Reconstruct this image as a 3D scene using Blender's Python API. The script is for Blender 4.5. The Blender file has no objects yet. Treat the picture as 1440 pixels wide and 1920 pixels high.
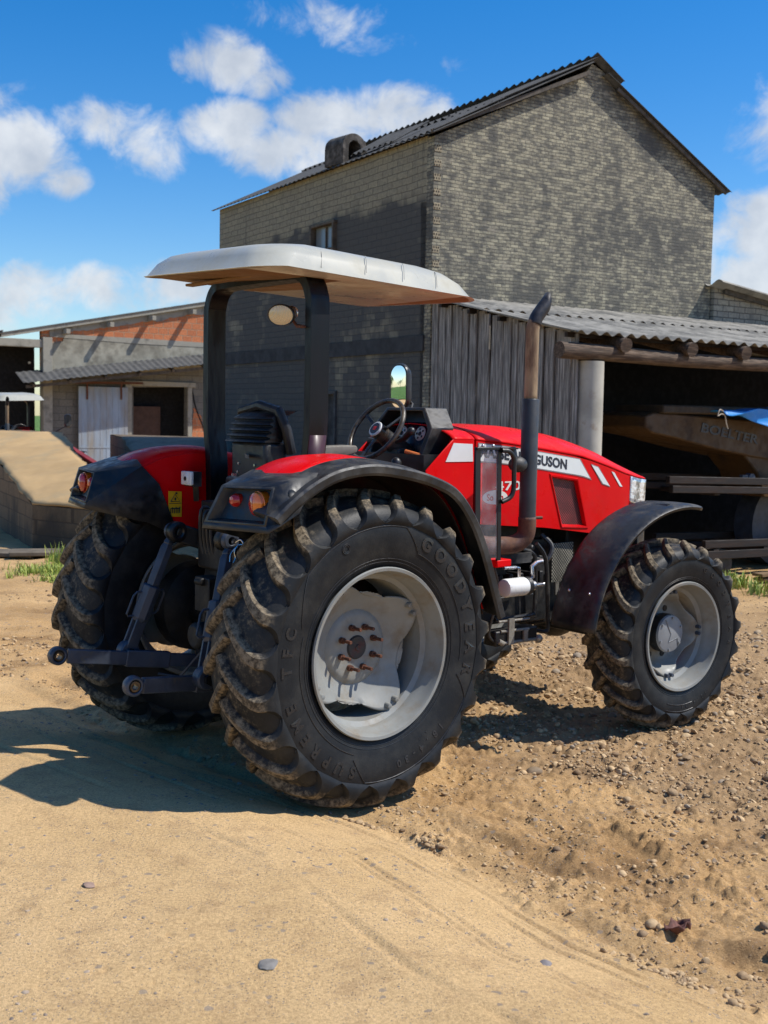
import bpy, math, random
import numpy as np
from mathutils import Vector, Matrix, geometry
random.seed(7); RNG=np.random.default_rng(7)
D=bpy.data; COL=bpy.context.scene.collection; SC=bpy.context.scene
sin,cos,pi,R=math.sin,math.cos,math.pi,math.radians
# ------------------------------------------------------------------ mesh helpers
class MB:
    SQ=1.0
    def __init__(s,flip=False): s.v=[];s.f=[];s.flip=flip
    def add(s,vs,fs):
        o=len(s.v)
        for p in vs:
            if s.flip: q=-p[1];s.v.append((p[0],.5+(q-.5)*MB.SQ if q>.5 else q,p[2]))
            else: s.v.append(tuple(p))
        for f in fs:
            g=[i+o for i in f]
            s.f.append(g[::-1] if s.flip else g)
        return s
    def box(s,c,d,rot=None,top=None):
        x,y,z=d[0]/2,d[1]/2,d[2]/2; vs=[]
        for k,(sx,sy,sz) in enumerate([(-1,-1,-1),(1,-1,-1),(1,1,-1),(-1,1,-1),(-1,-1,1),(1,-1,1),(1,1,1),(-1,1,1)]):
            q=1.0 if (sz<0 or top is None) else top
            p=Vector((sx*x*q,sy*y*q,sz*z))
            if rot is not None: p=rot@p
            vs.append(p+Vector(c))
        return s.add(vs,[(0,3,2,1),(4,5,6,7),(0,1,5,4),(1,2,6,5),(2,3,7,6),(3,0,4,7)])
    def bar(s,a,b,w,h,up=(0,0,1)):
        a=Vector(a);b=Vector(b);d=b-a;x=d.normalized();u=Vector(up);y=u.cross(x)
        if y.length<1e-4: y=Vector((0,1,0)).cross(x)
        y.normalize();z=x.cross(y)
        m=Matrix((x,y,z)).transposed()
        return s.box((a+b)/2,(d.length,w,h),m)
    def loft(s,rings,closed=True,caps=True):
        n=len(rings[0]);vs=[p for r in rings for p in r];fs=[]
        for i in range(len(rings)-1):
            for j in range(n if closed else n-1):
                k=(j+1)%n
                fs.append((i*n+j,i*n+k,(i+1)*n+k,(i+1)*n+j))
        if caps and closed:
            fs.append(tuple(range(n))[::-1]); fs.append(tuple((len(rings)-1)*n+j for j in range(n)))
        return s.add(vs,fs)
    def tube(s,path,r,n=12,caps=True):
        P=[Vector(p) for p in path];rings=[]
        rs=r if isinstance(r,(list,tuple)) else [r]*len(P)
        t0=(P[1]-P[0]).normalized();a=Vector((0,0,1)) if abs(t0.z)<.9 else Vector((1,0,0))
        u=(a-t0*a.dot(t0)).normalized()
        for i,p in enumerate(P):
            t=(P[min(i+1,len(P)-1)]-P[max(i-1,0)]).normalized()
            u=(u-t*u.dot(t)).normalized();w=t.cross(u)
            rings.append([p+(u*cos(2*pi*k/n)+w*sin(2*pi*k/n))*rs[i] for k in range(n)])
        return s.loft(rings,True,caps)
    def cyl(s,a,b,r,r2=None,n=20): return s.tube([a,b],[r,r if r2 is None else r2],n)
    def lathe(s,prof,n=48,c=(0,0,0),axis='y',closed=False):
        # prof: (along axis, radius)
        vs=[];fs=[];m=len(prof)
        for i in range(n):
            a=2*pi*i/n
            for (h,r) in prof:
                q=(r*cos(a),h,r*sin(a)) if axis=='y' else ((h,r*cos(a),r*sin(a)) if axis=='x' else (r*cos(a),r*sin(a),h))
                vs.append((q[0]+c[0],q[1]+c[1],q[2]+c[2]))
        for i in range(n):
            k=(i+1)%n
            for j in range(m if closed else m-1):
                l=(j+1)%m
                fs.append((i*m+j,k*m+j,k*m+l,i*m+l))
        return s.add(vs,fs)
    def prism(s,poly,a,b,plane='xz',holes=()):
        def P(u,w,d):
            return (u,d,w) if plane=='xz' else ((d,u,w) if plane=='yz' else (u,w,d))
        loops=[list(poly)]+[list(h) for h in holes]
        flat=[p for l in loops for p in l]
        tri=geometry.tessellate_polygon([[Vector((p[0],p[1],0)) for p in l] for l in loops])
        n=len(flat);vs=[P(p[0],p[1],a) for p in flat]+[P(p[0],p[1],b) for p in flat];fs=[]
        for t in tri: fs.append(tuple(t));fs.append(tuple(i+n for i in t[::-1]))
        o=0
        for l in loops:
            m=len(l)
            for i in range(m):
                k=(i+1)%m; fs.append((o+i,o+k,o+k+n,o+i+n))
            o+=m
        return s.add(vs,fs)
    def sphere(s,c,r,n=16,m=10,sc=(1,1,1)):
        rings=[]
        for i in range(m+1):
            a=pi*i/m-pi/2;q=max(cos(a),1e-3)
            rings.append([(c[0]+r*sc[0]*q*cos(2*pi*k/n),c[1]+r*sc[1]*q*sin(2*pi*k/n),c[2]+r*sc[2]*sin(a)) for k in range(n)])
        return s.loft(rings)
    def build(s,name,m,parent=None,smooth=True,bevel=0,ang=35,loc=None,rotz=None,solid=0,seg=2,fixn=True):
        me=D.meshes.new(name);me.from_pydata([tuple(p) for p in s.v],[],s.f);me.update()
        if fixn:
            import bmesh
            bm=bmesh.new();bm.from_mesh(me);bmesh.ops.recalc_face_normals(bm,faces=bm.faces);bm.to_mesh(me);bm.free()
        if smooth:
            me.polygons.foreach_set('use_smooth',[True]*len(me.polygons));me.set_sharp_from_angle(angle=R(ang))
        o=D.objects.new(name,me);COL.objects.link(o)
        if m is not None: me.materials.append(m)
        if parent is not None:o.parent=parent
        if loc is not None:o.location=loc
        if rotz is not None:o.rotation_euler.z=rotz
        if solid:
            q=o.modifiers.new('thick','SOLIDIFY');q.thickness=solid;q.offset=0
        if bevel:
            q=o.modifiers.new('edge','BEVEL');q.width=bevel;q.segments=seg;q.limit_method='ANGLE';q.angle_limit=R(40)
        return o
def islands(mb):
    p=list(range(len(mb.v)))
    def fd(a):
        while p[a]!=a: p[a]=p[p[a]];a=p[a]
        return a
    for f in mb.f:
        r=fd(f[0])
        for i in f[1:]: p[fd(i)]=r
    G={}
    for f in mb.f: G.setdefault(fd(f[0]),[]).append(f)
    out=[]
    for fs in G.values():
        ix=sorted({i for f in fs for i in f});mp={a:k for k,a in enumerate(ix)}
        m=MB();m.v=[mb.v[i] for i in ix];m.f=[[mp[i] for i in f] for f in fs];out.append(m)
    return out
def split(mb,name,m,parent=None,**k):
    return [q.build(name,m,parent,**k) for q in islands(mb)]
def tag(o,label=None,cat=None,group=None,kind=None):
    if label:o['label']=label
    if cat:o['category']=cat
    if group:o['group']=group
    if kind:o['kind']=kind
    return o
def empty(name,loc=(0,0,0),rz=0,parent=None,**k):
    o=D.objects.new(name,None);COL.objects.link(o);o.location=loc;o.rotation_euler.z=rz;o.empty_display_size=.2
    if parent:o.parent=parent
    return tag(o,**k)
def dup(o,parent=None):
    c=o.copy();COL.objects.link(c)
    if parent:
        c.parent=parent
    for ch in list(o.children): dup(ch,c)
    return c
def spline(P,n):
    P=[Vector(p) for p in P];out=[]
    Q=[P[0]*2-P[1]]+P+[P[-1]*2-P[-2]]
    m=len(P)-1
    for i in range(n+1):
        t=i/n*m;k=min(int(t),m-1);t-=k
        a,b,c,d=Q[k],Q[k+1],Q[k+2],Q[k+3]
        out.append(.5*((2*b)+(c-a)*t+(2*a-5*b+4*c-d)*t*t+(3*b-a-3*c+d)*t**3))
    return out
def text_geo(txt,size,ext=.002,off=0,res=3,shear=0):
    c=D.curves.new('t','FONT');c.body=txt;c.size=size;c.extrude=ext;c.offset=off;c.resolution_u=res;c.shear=shear
    c.align_x='CENTER';c.align_y='CENTER'
    o=D.objects.new('t',c);me=o.to_mesh()
    vs=[tuple(v.co) for v in me.vertices];fs=[tuple(p.vertices) for p in me.polygons]
    o.to_mesh_clear();D.objects.remove(o);D.curves.remove(c)
    return vs,fs
# ------------------------------------------------------------------ materials
def newmat(name):
    m=D.materials.new(name);m.use_nodes=True;nt=m.node_tree;nt.nodes.clear()
    return m,nt
class N:
    def __init__(s,nt): s.nt=nt
    def n(s,t,ins=None,**k):
        q=s.nt.nodes.new(t)
        for a,b in k.items(): setattr(q,a,b)
        if ins:
            for a,b in ins.items(): s.set(q,a,b)
        return q
    def set(s,q,a,b):
        i=q.inputs[a]
        if hasattr(b,'outputs'): b=b.outputs[0]
        if isinstance(b,bpy.types.NodeSocket): s.nt.links.new(b,i)
        else:
            if isinstance(b,(tuple,list)) and len(b)==3 and i.type=='RGBA': b=(*b,1)
            i.default_value=b
    def math(s,op,a,b=None,c=None,clamp=False):
        q=s.nt.nodes.new('ShaderNodeMath');q.operation=op;q.use_clamp=clamp
        s.set(q,0,a)
        if b is not None:s.set(q,1,b)
        if c is not None:s.set(q,2,c)
        return q.outputs[0]
    def noise(s,vec,scale,det=4,rough=.55,dist=0):
        q=s.n('ShaderNodeTexNoise',{'Scale':scale,'Detail':det,'Roughness':rough,'Distortion':dist})
        if vec is not None: s.set(q,'Vector',vec)
        return q.outputs['Fac']
    def ramp(s,f,a,b,lo=0.,hi=1.):
        q=s.n('ShaderNodeMapRange',{'From Min':a,'From Max':b,'To Min':lo,'To Max':hi});q.interpolation_type='SMOOTHSTEP';s.set(q,'Value',f);return q.outputs[0]
    def mix(s,f,a,b,bt='MIX'):
        q=s.n('ShaderNodeMix',data_type='RGBA');q.blend_type=bt
        s.set(q,0,f);s.set(q,6,a);s.set(q,7,b);return q.outputs[2]
    def coords(s,kind='Object',scale=None):
        t=s.n('ShaderNodeTexCoord').outputs[kind]
        if scale:
            q=s.n('ShaderNodeMapping');s.set(q,'Vector',t);q.inputs['Scale'].default_value=scale;return q.outputs[0]
        return t
    def bump(s,h,strength=.3,dist=.01,normal=None):
        q=s.n('ShaderNodeBump',{'Strength':strength,'Distance':dist});s.set(q,'Height',h)
        if normal is not None:s.set(q,'Normal',normal)
        return q.outputs[0]
    def out(s,col,rough=.5,metal=0,normal=None,**k):
        p=s.n('ShaderNodeBsdfPrincipled')
        s.set(p,'Base Color',col);s.set(p,'Roughness',rough);s.set(p,'Metallic',metal)
        if normal is not None:s.set(p,'Normal',normal)
        for a,b in k.items(): s.set(p,a.replace('_',' '),b)
        o=s.n('ShaderNodeOutputMaterial');s.nt.links.new(p.outputs[0],o.inputs[0]);return p
def M(name,col,rough=.5,metal=0,vary=.12,vs=6,dust=None,ds=5,dt=.55,dw=.15,bump=0,bs=60,stretch=None,rv=.1,**k):
    m,nt=newmat(name);g=N(nt);c=g.coords('Object',stretch)
    n1=g.noise(c,vs,5);dark=tuple(x*(1-vary*1.4) for x in col);lite=tuple(min(1,x*(1+vary)) for x in col)
    cc=g.mix(g.ramp(n1,.3,.7),dark,lite)
    r=g.ramp(g.noise(c,vs*3,4),.3,.7,rough-rv,rough+rv)
    if dust:
        dm=g.ramp(g.noise(c,ds,8,.65),dt-dw,dt+dw)
        cc=g.mix(dm,cc,dust);r=g.math('ADD',r,g.math('MULTIPLY',dm,.25),clamp=True)
    nn=g.bump(g.noise(c,bs,6),bump,.004) if bump else None
    g.out(cc,r,metal,nn,**k);return m
DUST=(.20,.155,.095)
red=M('tractor_red_paint',(.66,.0015,.004),.36,0,.04,3,dust=(.45,.03,.022),ds=5,dt=.72,dw=.22,rv=.14,Specular_IOR_Level=.14)
blackplastic=M('black_plastic',(.013,.0145,.017),.42,0,.25,8,dust=(.085,.078,.066),ds=6,dt=.62,dw=.2,rv=.14,bump=.15,bs=300)
blackpaint=M('black_paint',(.004,.0045,.0055),.45,0,.2,5,dust=(.05,.045,.04),ds=6,dt=.72,dw=.15)
darkmetal=M('greasy_dark_metal',(.007,.007,.0075),.55,0,.4,9,dust=(.05,.04,.028),ds=9,dt=.66,dw=.15,bump=.3,bs=40)
greymetal=M('blue_grey_implement_paint',(.048,.060,.085),.45,0,.2,9,dust=(.10,.085,.06),ds=14,dt=.66,dw=.1,bump=.1,bs=80)
rimmat=M('rim_light_grey_paint',(.235,.24,.225),.5,0,.08,5,dust=(.19,.15,.10),ds=6,dt=.60,dw=.16,bump=.05,bs=50)
rust=M('rusty_steel',(.075,.028,.018),.8,0,.4,30,dust=(.16,.06,.03),ds=60,dt=.5,dw=.2,bump=.5,bs=120)
exhrust=M('rusty_exhaust_steel',(.34,.24,.135),.65,0,.25,9,dust=(.10,.05,.03),ds=12,dt=.55,dw=.2,bump=.2,bs=120,stretch=(1,1,.3))
elbowrust=M('brown_rust_elbow',(.085,.04,.03),.7,.2,.3,12,dust=(.16,.08,.045),ds=16,dt=.55,dw=.2,bump=.3,bs=120)
heatguard=M('matt_black_guard',(.032,.034,.037),.5,0,.15,9,dust=(.5,.5,.5),ds=26,dt=.80,dw=.02,bump=.1,bs=200)
canopymat=M('off_white_canopy_plastic',(.41,.405,.345),.35,0,.04,2,dust=(.33,.31,.24),ds=3,dt=.60,dw=.2,Coat_Weight=.15)
canopyin=M('canopy_underside_bounce_tint',(.20,.098,.024),.6,0,.06,3,dust=(.14,.066,.016),ds=2,dt=.6,dw=.3)  # shade and sand bounce under the white roof, painted in as tan
whiteplastic=M('white_enamel',(.72,.73,.71),.3,0,.04,8,dust=(.4,.36,.28),ds=20,dt=.68,dw=.1)
chrome=M('bright_steel',(.6,.6,.6),.25,.9,.1,8)
decalw=M('white_decal',(.70,.72,.69),.4,0,.03,8)
decalk=M('dark_decal_lettering',(.015,.02,.035),.4,0,.0,8)
decalr=M('red_decal_lettering',(.5,.01,.01),.4,0,.0,8)
decalg=M('grey_decal_outline',(.25,.20,.20),.4,0,.0,8)
yellow=M('yellow_warning_sticker',(.75,.42,.01),.45,0,.05,20)
orangegrip=M('orange_grip',(.6,.16,.04),.5,0,.05,20)
amber=M('amber_lens',(.75,.17,.01),.15,0,.05,60,Coat_Weight=.6)
redlens=M('red_lens',(.42,.015,.008),.15,0,.05,60,Coat_Weight=.6)
seatmat=M('black_vinyl_seat',(.006,.006,.007),.5,0,.2,12,dust=(.04,.036,.03),ds=8,dt=.7,dw=.15,bump=.2,bs=200)
armmat=M('dusty_grey_armrest',(.13,.12,.10),.7,0,.2,12)
wheelrim=M('worn_steering_wheel_plastic',(.045,.036,.028),.3,0,.2,9,dust=(.16,.14,.10),ds=9,dt=.6,dw=.2)
bluegauge=M('blue_black_panel',(.008,.012,.03),.3,0,.1,9)
def lensmat():
    m,nt=newmat('work_lamp_lens');g=N(nt);c=g.coords('Object')
    w=g.n('ShaderNodeTexWave',{'Scale':60,'Distortion':1.5});g.set(w,'Vector',c)
    g.out((.62,.50,.30),.25,0,g.bump(w.outputs['Fac'],.5,.003),Coat_Weight=.8);return m
lens=lensmat()
def headmat():
    m,nt=newmat('headlight_glass');g=N(nt);c=g.coords('Object')
    n=g.noise(c,16,3);n2=g.noise(c,50,2)
    cc=g.mix(g.ramp(n,.35,.55),(.16,.19,.20),(.80,.85,.88))
    g.out(cc,.12,.35,g.bump(n2,.6,.01),Coat_Weight=1.0,Coat_Roughness=.03);return m
headm=headmat()
def meshmat(name,c1,c2,s=110):
    m,nt=newmat(name);g=N(nt);c=g.coords('Object')
    sx=g.n('ShaderNodeSeparateXYZ');g.set(sx,0,c)
    a=g.math('SINE',g.math('MULTIPLY',sx.outputs[0],s*pi));b=g.math('SINE',g.math('MULTIPLY',sx.outputs[2],s*pi))
    h=g.ramp(g.math('MULTIPLY',a,b),-.1,.3)
    n=g.ramp(g.noise(c,9,4),.35,.7,.6,1.2)
    cc=g.mix(h,c1,c2);q=g.mix(1.0,cc,n,'MULTIPLY')
    g.out(q,.5,.0,g.bump(h,.5,.002));return m
redmesh=meshmat('perforated_dark_red_screen',(.02,.006,.006),(.28,.03,.03))
greymesh=meshmat('perforated_grey_screen',(.02,.02,.018),(.30,.28,.22),90)
def glassmat():
    m,nt=newmat('scratched_clear_sheet');g=N(nt)
    n=g.ramp(g.noise(g.coords('Object'),8,6),.4,.8,.10,.34)
    t=g.n('ShaderNodeBsdfTransparent');p=g.n('ShaderNodeBsdfPrincipled',{'Base Color':(.55,.55,.58),'Roughness':.15})
    mx=g.n('ShaderNodeMixShader');g.set(mx,0,n);nt.links.new(t.outputs[0],mx.inputs[1]);nt.links.new(p.outputs[0],mx.inputs[2])
    o=g.n('ShaderNodeOutputMaterial');nt.links.new(mx.outputs[0],o.inputs[0]);return m
sheetglass=glassmat()
mirror_m=newmat('mirror_glass');_g=N(mirror_m[1]);_g.out((.92,.92,.92),.015,1.0);mirror_m=mirror_m[0]
def rubbermat(name,rin,rout):
    m,nt=newmat(name);g=N(nt);c=g.coords('Object')
    s=g.n('ShaderNodeSeparateXYZ');g.set(s,0,c)
    rr=g.math('SQRT',g.math('ADD',g.math('POWER',s.outputs[0],2),g.math('POWER',s.outputs[2],2)))
    edge=g.ramp(rr,rin,rout)
    at=g.n('ShaderNodeAttribute');at.attribute_name='crest';cr=at.outputs['Fac']
    n=g.noise(c,7,9,.7);n2=g.noise(c,42,6,.7)
    v=g.math('ADD',g.math('MULTIPLY',n,.75),g.math('MULTIPLY',n2,.45))
    v=g.math('ADD',v,g.math('MULTIPLY',g.math('MULTIPLY',cr,edge),.20));v=g.math('ADD',v,g.math('MULTIPLY',edge,.10))
    d=g.math('MULTIPLY',g.ramp(v,.64,.92),g.math('ADD',.02,g.math('MULTIPLY',edge,.95)),clamp=True)
    base=g.mix(g.ramp(g.noise(c,3,5),.3,.7),(.0075,.0090,.0112),(.0135,.0155,.0185))
    base=g.mix(g.ramp(g.noise(c,4.5,9,.68),.40,.72,0,.65),base,(.048,.047,.043))
    cc=g.mix(d,base,g.mix(g.ramp(n2,.35,.65),(.055,.042,.027),(.26,.205,.135)))
    r=g.math('ADD',.50,g.math('MULTIPLY',d,.4))
    g.out(cc,r,0,g.bump(g.noise(c,120,6),.25,.003),Specular_IOR_Level=.24);return m
rub_r=rubbermat('rear_tyre_rubber',.64,.72); rub_f=rubbermat('front_tyre_rubber',.485,.545)
rubtext=M('raised_rubber_lettering',(.020,.022,.025),.28,0,.1,20)  # same rubber, lightened to paint in the highlight on raised letters
rubline=M('moulded_rubber_line',(.030,.032,.036),.35,0,.1,20)

# ------------------------------------------------------------------ TRACTOR
CAMH=1.853
YAW=R(40.53)
tr=empty('farm_tractor',(-.661,5.961,0),YAW,label='red farm tractor with white canopy parked on sandy ground in the foreground',cat='tractor')
def make_wheel(name,parent,loc,side,rear,rotz=0,spin=0):
    """side=-1: right wheel (outer face towards -y)"""
    w=empty(name,loc,rotz,parent)
    if side>0: fl=True
    else: fl=False
    Rt,Wd,Rr,nl,lh=(.764,.450,.398,23,.035) if rear else (.583,.340,.325,21,.031)
    base=[(.185,.398),(.200,.418),(.219,.49),(.2275,.55),(.226,.595),(.217,.635),(.202,.663),(.178,.688),(.12,.711),(.05,.7245),(0,.727)]
    def mp(v,r):
        if rear: return v,r
        return v*Wd/.456, Rr+(r-.398)*(.5515-.325)/(.727-.398)
    half=[mp(*p) for p in base]
    hp=[Vector((a,b,0)) for a,b in half]
    sm=spline(hp,24);prof=[(-p.x,p.y) for p in sm]+[(p.x,p.y) for p in sm[::-1][1:]]
    mb=MB(fl);mb.lathe(prof,144)
    # lugs
    def surf(q):   # q: distance param along half profile from crown (0) outwards; returns point and normal in (v,r)
        L=surf.L;acc=surf.acc
        q=max(q,-.03)
        if q<0: p=Vector((q,sm[-1].y,0));return p,Vector((0,1,0))
        k=0
        while k<len(acc)-2 and acc[k+1]<q:k+=1
        t=(q-acc[k])/(acc[k+1]-acc[k]);p=L[k].lerp(L[k+1],t)
        d0=(L[min(k+2,len(L)-1)]-L[max(k-1,0)]).normalized()
        return p,Vector((-d0.y,d0.x,0)) if False else Vector((-d0.y,d0.x,0))
    Ls=[p.copy() for p in sm[::-1]];acc=[0]
    for i in range(1,len(Ls)):acc.append(acc[-1]+(Ls[i]-Ls[i-1]).length)
    surf.L=Ls;surf.acc=acc
    sc=Wd/.456 if not rear else 1
    qs=.205*sc; qe=qs+(.078 if rear else .056)
    rnd=random.Random(3);crest=[0]*len(mb.v)
    for sgn in (-1,1):
        for k in range(nl):
            psi0=2*pi*(k+(.5 if sgn>0 else 0))/nl+spin
            Dl=(.205 if rear else .165)/Rt
            rings=[];ctr=[];T=32
            wear=1+rnd.uniform(-.06,.04)
            for i in range(T+1):
                t=i/T
                q=-.022*sc+(qe+.022*sc)*t
                tt=min(max((q+.022*sc)/(qs+.022*sc),0),1)
                psi=psi0+Dl*(1-tt)**1.35
                p,nv=surf(q)
                v=p.x;r=p.y
                if nv.y<0 and q<qs: nv=-nv
                if q>=qs and nv.x<0: nv=-nv
                pos=Vector((-r*cos(psi),sgn*v,r*sin(psi)))
                nor=Vector((-nv.y*cos(psi),sgn*nv.x,nv.y*sin(psi))).normalized()
                ctr.append((pos,nor,q))
            for i,(pos,nor,q) in enumerate(ctr):
                tan=(ctr[min(i+1,T)][0]-ctr[max(i-1,0)][0]).normalized()
                if q>qs:
                    # sidewall part: keep the width direction circumferential
                    s=min(1.0,(q-qs)/(qe-qs))
                else: s=0
                b=nor.cross(tan).normalized()
                h=lh*wear
                if q<.01: h*= .90+.1*max(0,(q+.022)/.03)
                h*= (1-s)**.75*.78+.22*(1-s**6*.6)
                wt=(.0155+.011*(max(q,0)/qs)**1.5)*(1 if rear else .78)
                wb=wt+(.017 if rear else .012)
                wt+=s**2.6*(.066 if rear else .052);wb+=s**2.2*(.060 if rear else .046)
                lo=pos-nor*.012
                hi=pos+nor*h
                c=.005+.006*s
                rings.append([lo-b*wb,pos+nor*h*.25-b*(wt+(wb-wt)*.5),hi-nor*c-b*wt,hi-b*(wt-c),hi+b*(wt-c),hi-nor*c+b*wt,pos+nor*h*.25+b*(wt+(wb-wt)*.5),lo+b*wb])
            crest+=[0,.35,1,1,1,1,.35,0]*len(rings)
            mb.loft(rings)
    ty_=mb.build('tyre',rub_r if rear else rub_f,w,ang=42)
    at_=ty_.data.attributes.new('crest','FLOAT','POINT');at_.data.foreach_set('value',crest)
    # lettering on the outer sidewall
    ty=MB(fl);ln=MB(fl)
    def on_side(rad,ang,dx,dy,dz):  # ang clockwise from top seen from the right; dx along clockwise, dy outward
        r=rad+dy;a=ang+dx/rad
        v=np.interp(r,[p.y for p in sm if True][:16],[p.x for p in sm][:16])
        return (r*sin(a),-(v+dz),r*cos(a))
    def letters(tx,a0,a1,rad,size,mbx,ext=.0035,off=.004,sx=1.0):
        n=len(tx)
        for i,ch in enumerate(tx):
            if ch==' ':continue
            a=R(a0+(a1-a0)*i/(n-1));vs,fs=text_geo(ch,size,ext,off)
            mbx.add([on_side(rad,a,x*sx,y,z) for x,y,z in vs],fs)
    def ringline(a0,a1,r0,r1,n,mbx,wd=.0022,hh=.0016):
        pts=[]
        for i in range(n+1):
            t=i/n;a=R(a0+(a1-a0)*t);r=r0+(r1-r0)*t;pts.append(on_side(r,a,0,0,hh))
        mbx.tube(pts,wd,5)
    if rear:
        letters('GOODYEAR',27,104,.556,.088,ty,sx=1.05);letters('SUPREME TFC',199,286,.553,.075,ty,ext=.003,off=.003,sx=1.0)
        letters('18.4-30',137,169,.545,.05,ln,ext=.0022,off=.001);letters('R-1',146,152,.50,.02,ln,ext=.0015,off=.0)
        for r0 in (.432,.447): ringline(0,360,r0,r0,120,ln,.0013)
        ringline(-48,12,.60,.60,30,ln);ringline(12,24,.60,.50,8,ln);ringline(24,100,.50,.50,40,ln)
        ringline(-48,-70,.60,.50,8,ln);ringline(-74,-160,.478,.478,40,ln)
        ringline(118,190,.60,.60,30,ln);ringline(118,108,.60,.50,6,ln);ringline(190,200,.60,.50,6,ln)
        for r0 in (.022,.015):
            pts=[on_side(.60-.04,R(-25)+cos(t)*r0/.56,0,sin(t)*r0,.002) for t in np.linspace(0,2*pi,25)]
            ln.tube(pts,.0022,5,False)
    else:
        letters('GOODYEAR',22,100,.425,.042,ty,ext=.0025,off=.001);letters('12.4-24',150,180,.425,.034,ln,ext=.002,off=.0)
        for r0 in (.352,.362): ringline(0,360,r0,r0,100,ln,.0013)
        ringline(168,200,.415,.415,14,ln);ringline(168,200,.455,.455,14,ln)
    ty.build('sidewall_lettering',rubtext,w,smooth=False,fixn=False);ln.build('sidewall_relief',rubline,w,fixn=False)
    # rim
    k=1 if rear else 0
    ro=.405 if rear else .332;wv=.213 if rear else .160
    pr=[(wv-.012,ro-.010),(wv-.002,ro),(wv+.004,ro-.003),(wv+.002,ro-.014),(wv-.014,ro-.020),(wv-.045,ro-.023),(wv-.062,ro-.034),(wv-.10,ro-.040),(wv-.115,ro-.062),(.0,ro-.066),(-wv+.10,ro-.066),(-wv+.06,ro-.034),(-wv+.01,ro-.02),(-wv-.003,ro-.004),(-wv+.01,ro)]
    rm=MB(fl);rm.lathe([(-v,r) for v,r in pr],96)
    th0=R(31) if rear else 0.0
    NA=144
    Rin,rg,redge,rl=( .02,[.06,.13,.15,.165,.18,.21,.245,.27],.252,.349) if rear else (.02,[.06,.12,.165,.19,.205,.215],.222,.270)
    def dv(r):
        if rear: return float(np.interp(r,[0,.145,.160,.172,.19,.245,.29,.36],[.016,.016,.020,.002,.000,.030,.060,.105]))
        return float(np.interp(r,[0,.17,.19,.21,.24,.28],[-.055,-.055,-.045,-.015,.035,.055]))
    rings=[]
    for j,rr in enumerate([Rin]+rg+[1,1.33,1.66,2.0]):
        ring=[]
        for i in range(NA):
            a=2*pi*i/NA;lob=max(0,.5+.5*cos(4*(a-th0)))**(1.25 if rear else 1.5)
            if rr>=1: q=rg[-1]+((redge-rg[-1])+(rl-redge)*lob)*(rr-.66)/(2-.66)
            else: q=rr
            ring.append((q*cos(a),-dv(q),q*sin(a)))
        rings.append(ring)
    d=MB(fl);d.loft(rings,True,False);d.build('wheel_disc',rimmat,w,solid=.009)
    rm.build('rim',rimmat,w,solid=.006)
    hb=MB(fl)
    if rear:
        hb.lathe([(-.012,.001),(-.034,.001),(-.036,.012),(-.030,.016),(-.030,.052),(-.022,.058),(0,.058)],32)
        hb.build('hub_cap',M('dark_rusty_hub',(.03,.028,.028),.6,0,.2,9,dust=(.12,.03,.02),ds=9,dt=.62,dw=.1),w)
        nb=MB(fl)
        for i in range(8):
            a=2*pi*i/8+R(20);c=(.104*cos(a),.104*sin(a))
            nb.lathe([(-.014,.0),(-.014,.019),(-.020,.0195),(-.020,.015),(-.042,.015),(-.042,.0085),(-.095,.0085),(-.097,.007),(-.097,0)],6 if False else 12,(c[0],0,c[1]))
        split(nb,'wheel_nut',rust,w)
        bb=MB(fl)
        for q in range(4):
            for e in (-1,1):
                a=th0+q*pi/2+e*R(4.6);bb.lathe([(-.10,0),(-.112,.001),(-.110,.012),(-.095,.015),(-.08,.015)],12,(.325*cos(a),0,.325*sin(a)))
        split(bb,'disc_bolt',rimmat,w)
    else:
        hb.lathe([(.05,.10),(.02,.118),(-.02,.120),(-.04,.118),(-.045,.108)],40);hb.build('hub_drum',darkmetal,w)
        hc=MB(fl);hc.lathe([(-.044,.117),(-.056,.112),(-.058,.106),(-.060,.0)],40)
        hc.tube([(-.05,-.061,.09),(0.0,-.061,0),(-.02,-.061,-.05),(.06,-.061,-.03),(.07,-.061,-.08)],.0022,5)
        for i in range(6):
            a=i*pi/3+.4;hc.lathe([(-.056,.0),(-.066,.001),(-.066,.008),(-.056,.008)],8,(.098*cos(a),0,.098*sin(a)))
        hc.build('hub_cap',M('grey_hub_cap_paint',(.22,.23,.24),.4,0,.08,8,dust=(.35,.34,.3),ds=20,dt=.7,dw=.05),w)
        ho=MB(fl)
        for i in range(8):
            a=i*pi/4+.35;ho.lathe([(.045,.018),(.045,.001)],16,(.152*cos(a),0,.152*sin(a)))
            ho.lathe([(.0475,.0185),(.0495,.0195),(.0495,.018),(.045,.0175)],16,(.152*cos(a),0,.152*sin(a)))
        split(ho,'disc_hole',blackpaint,w)
        bb=MB(fl)
        for q in range(4):
            for e in (-1,1):
                a=th0+q*pi/2+e*R(4.5);bb.lathe([(-.04,0),(-.072,.001),(-.072,.011),(-.03,.013)],12,(.258*cos(a),0,.258*sin(a)))
        split(bb,'disc_bolt',greymetal,w)
    return w
make_wheel('rear_wheel',tr,(0,-.812,.757),-1,True,0,.06)
make_wheel('rear_wheel',tr,(0,.800,.757),1,True,0,.13)
make_wheel('front_wheel',tr,(2.396,-.8745,.572),-1,False,R(-4.7),.1)
make_wheel('front_wheel',tr,(2.396,.8745,.572),1,False,R(-4.7),.02)

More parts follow.
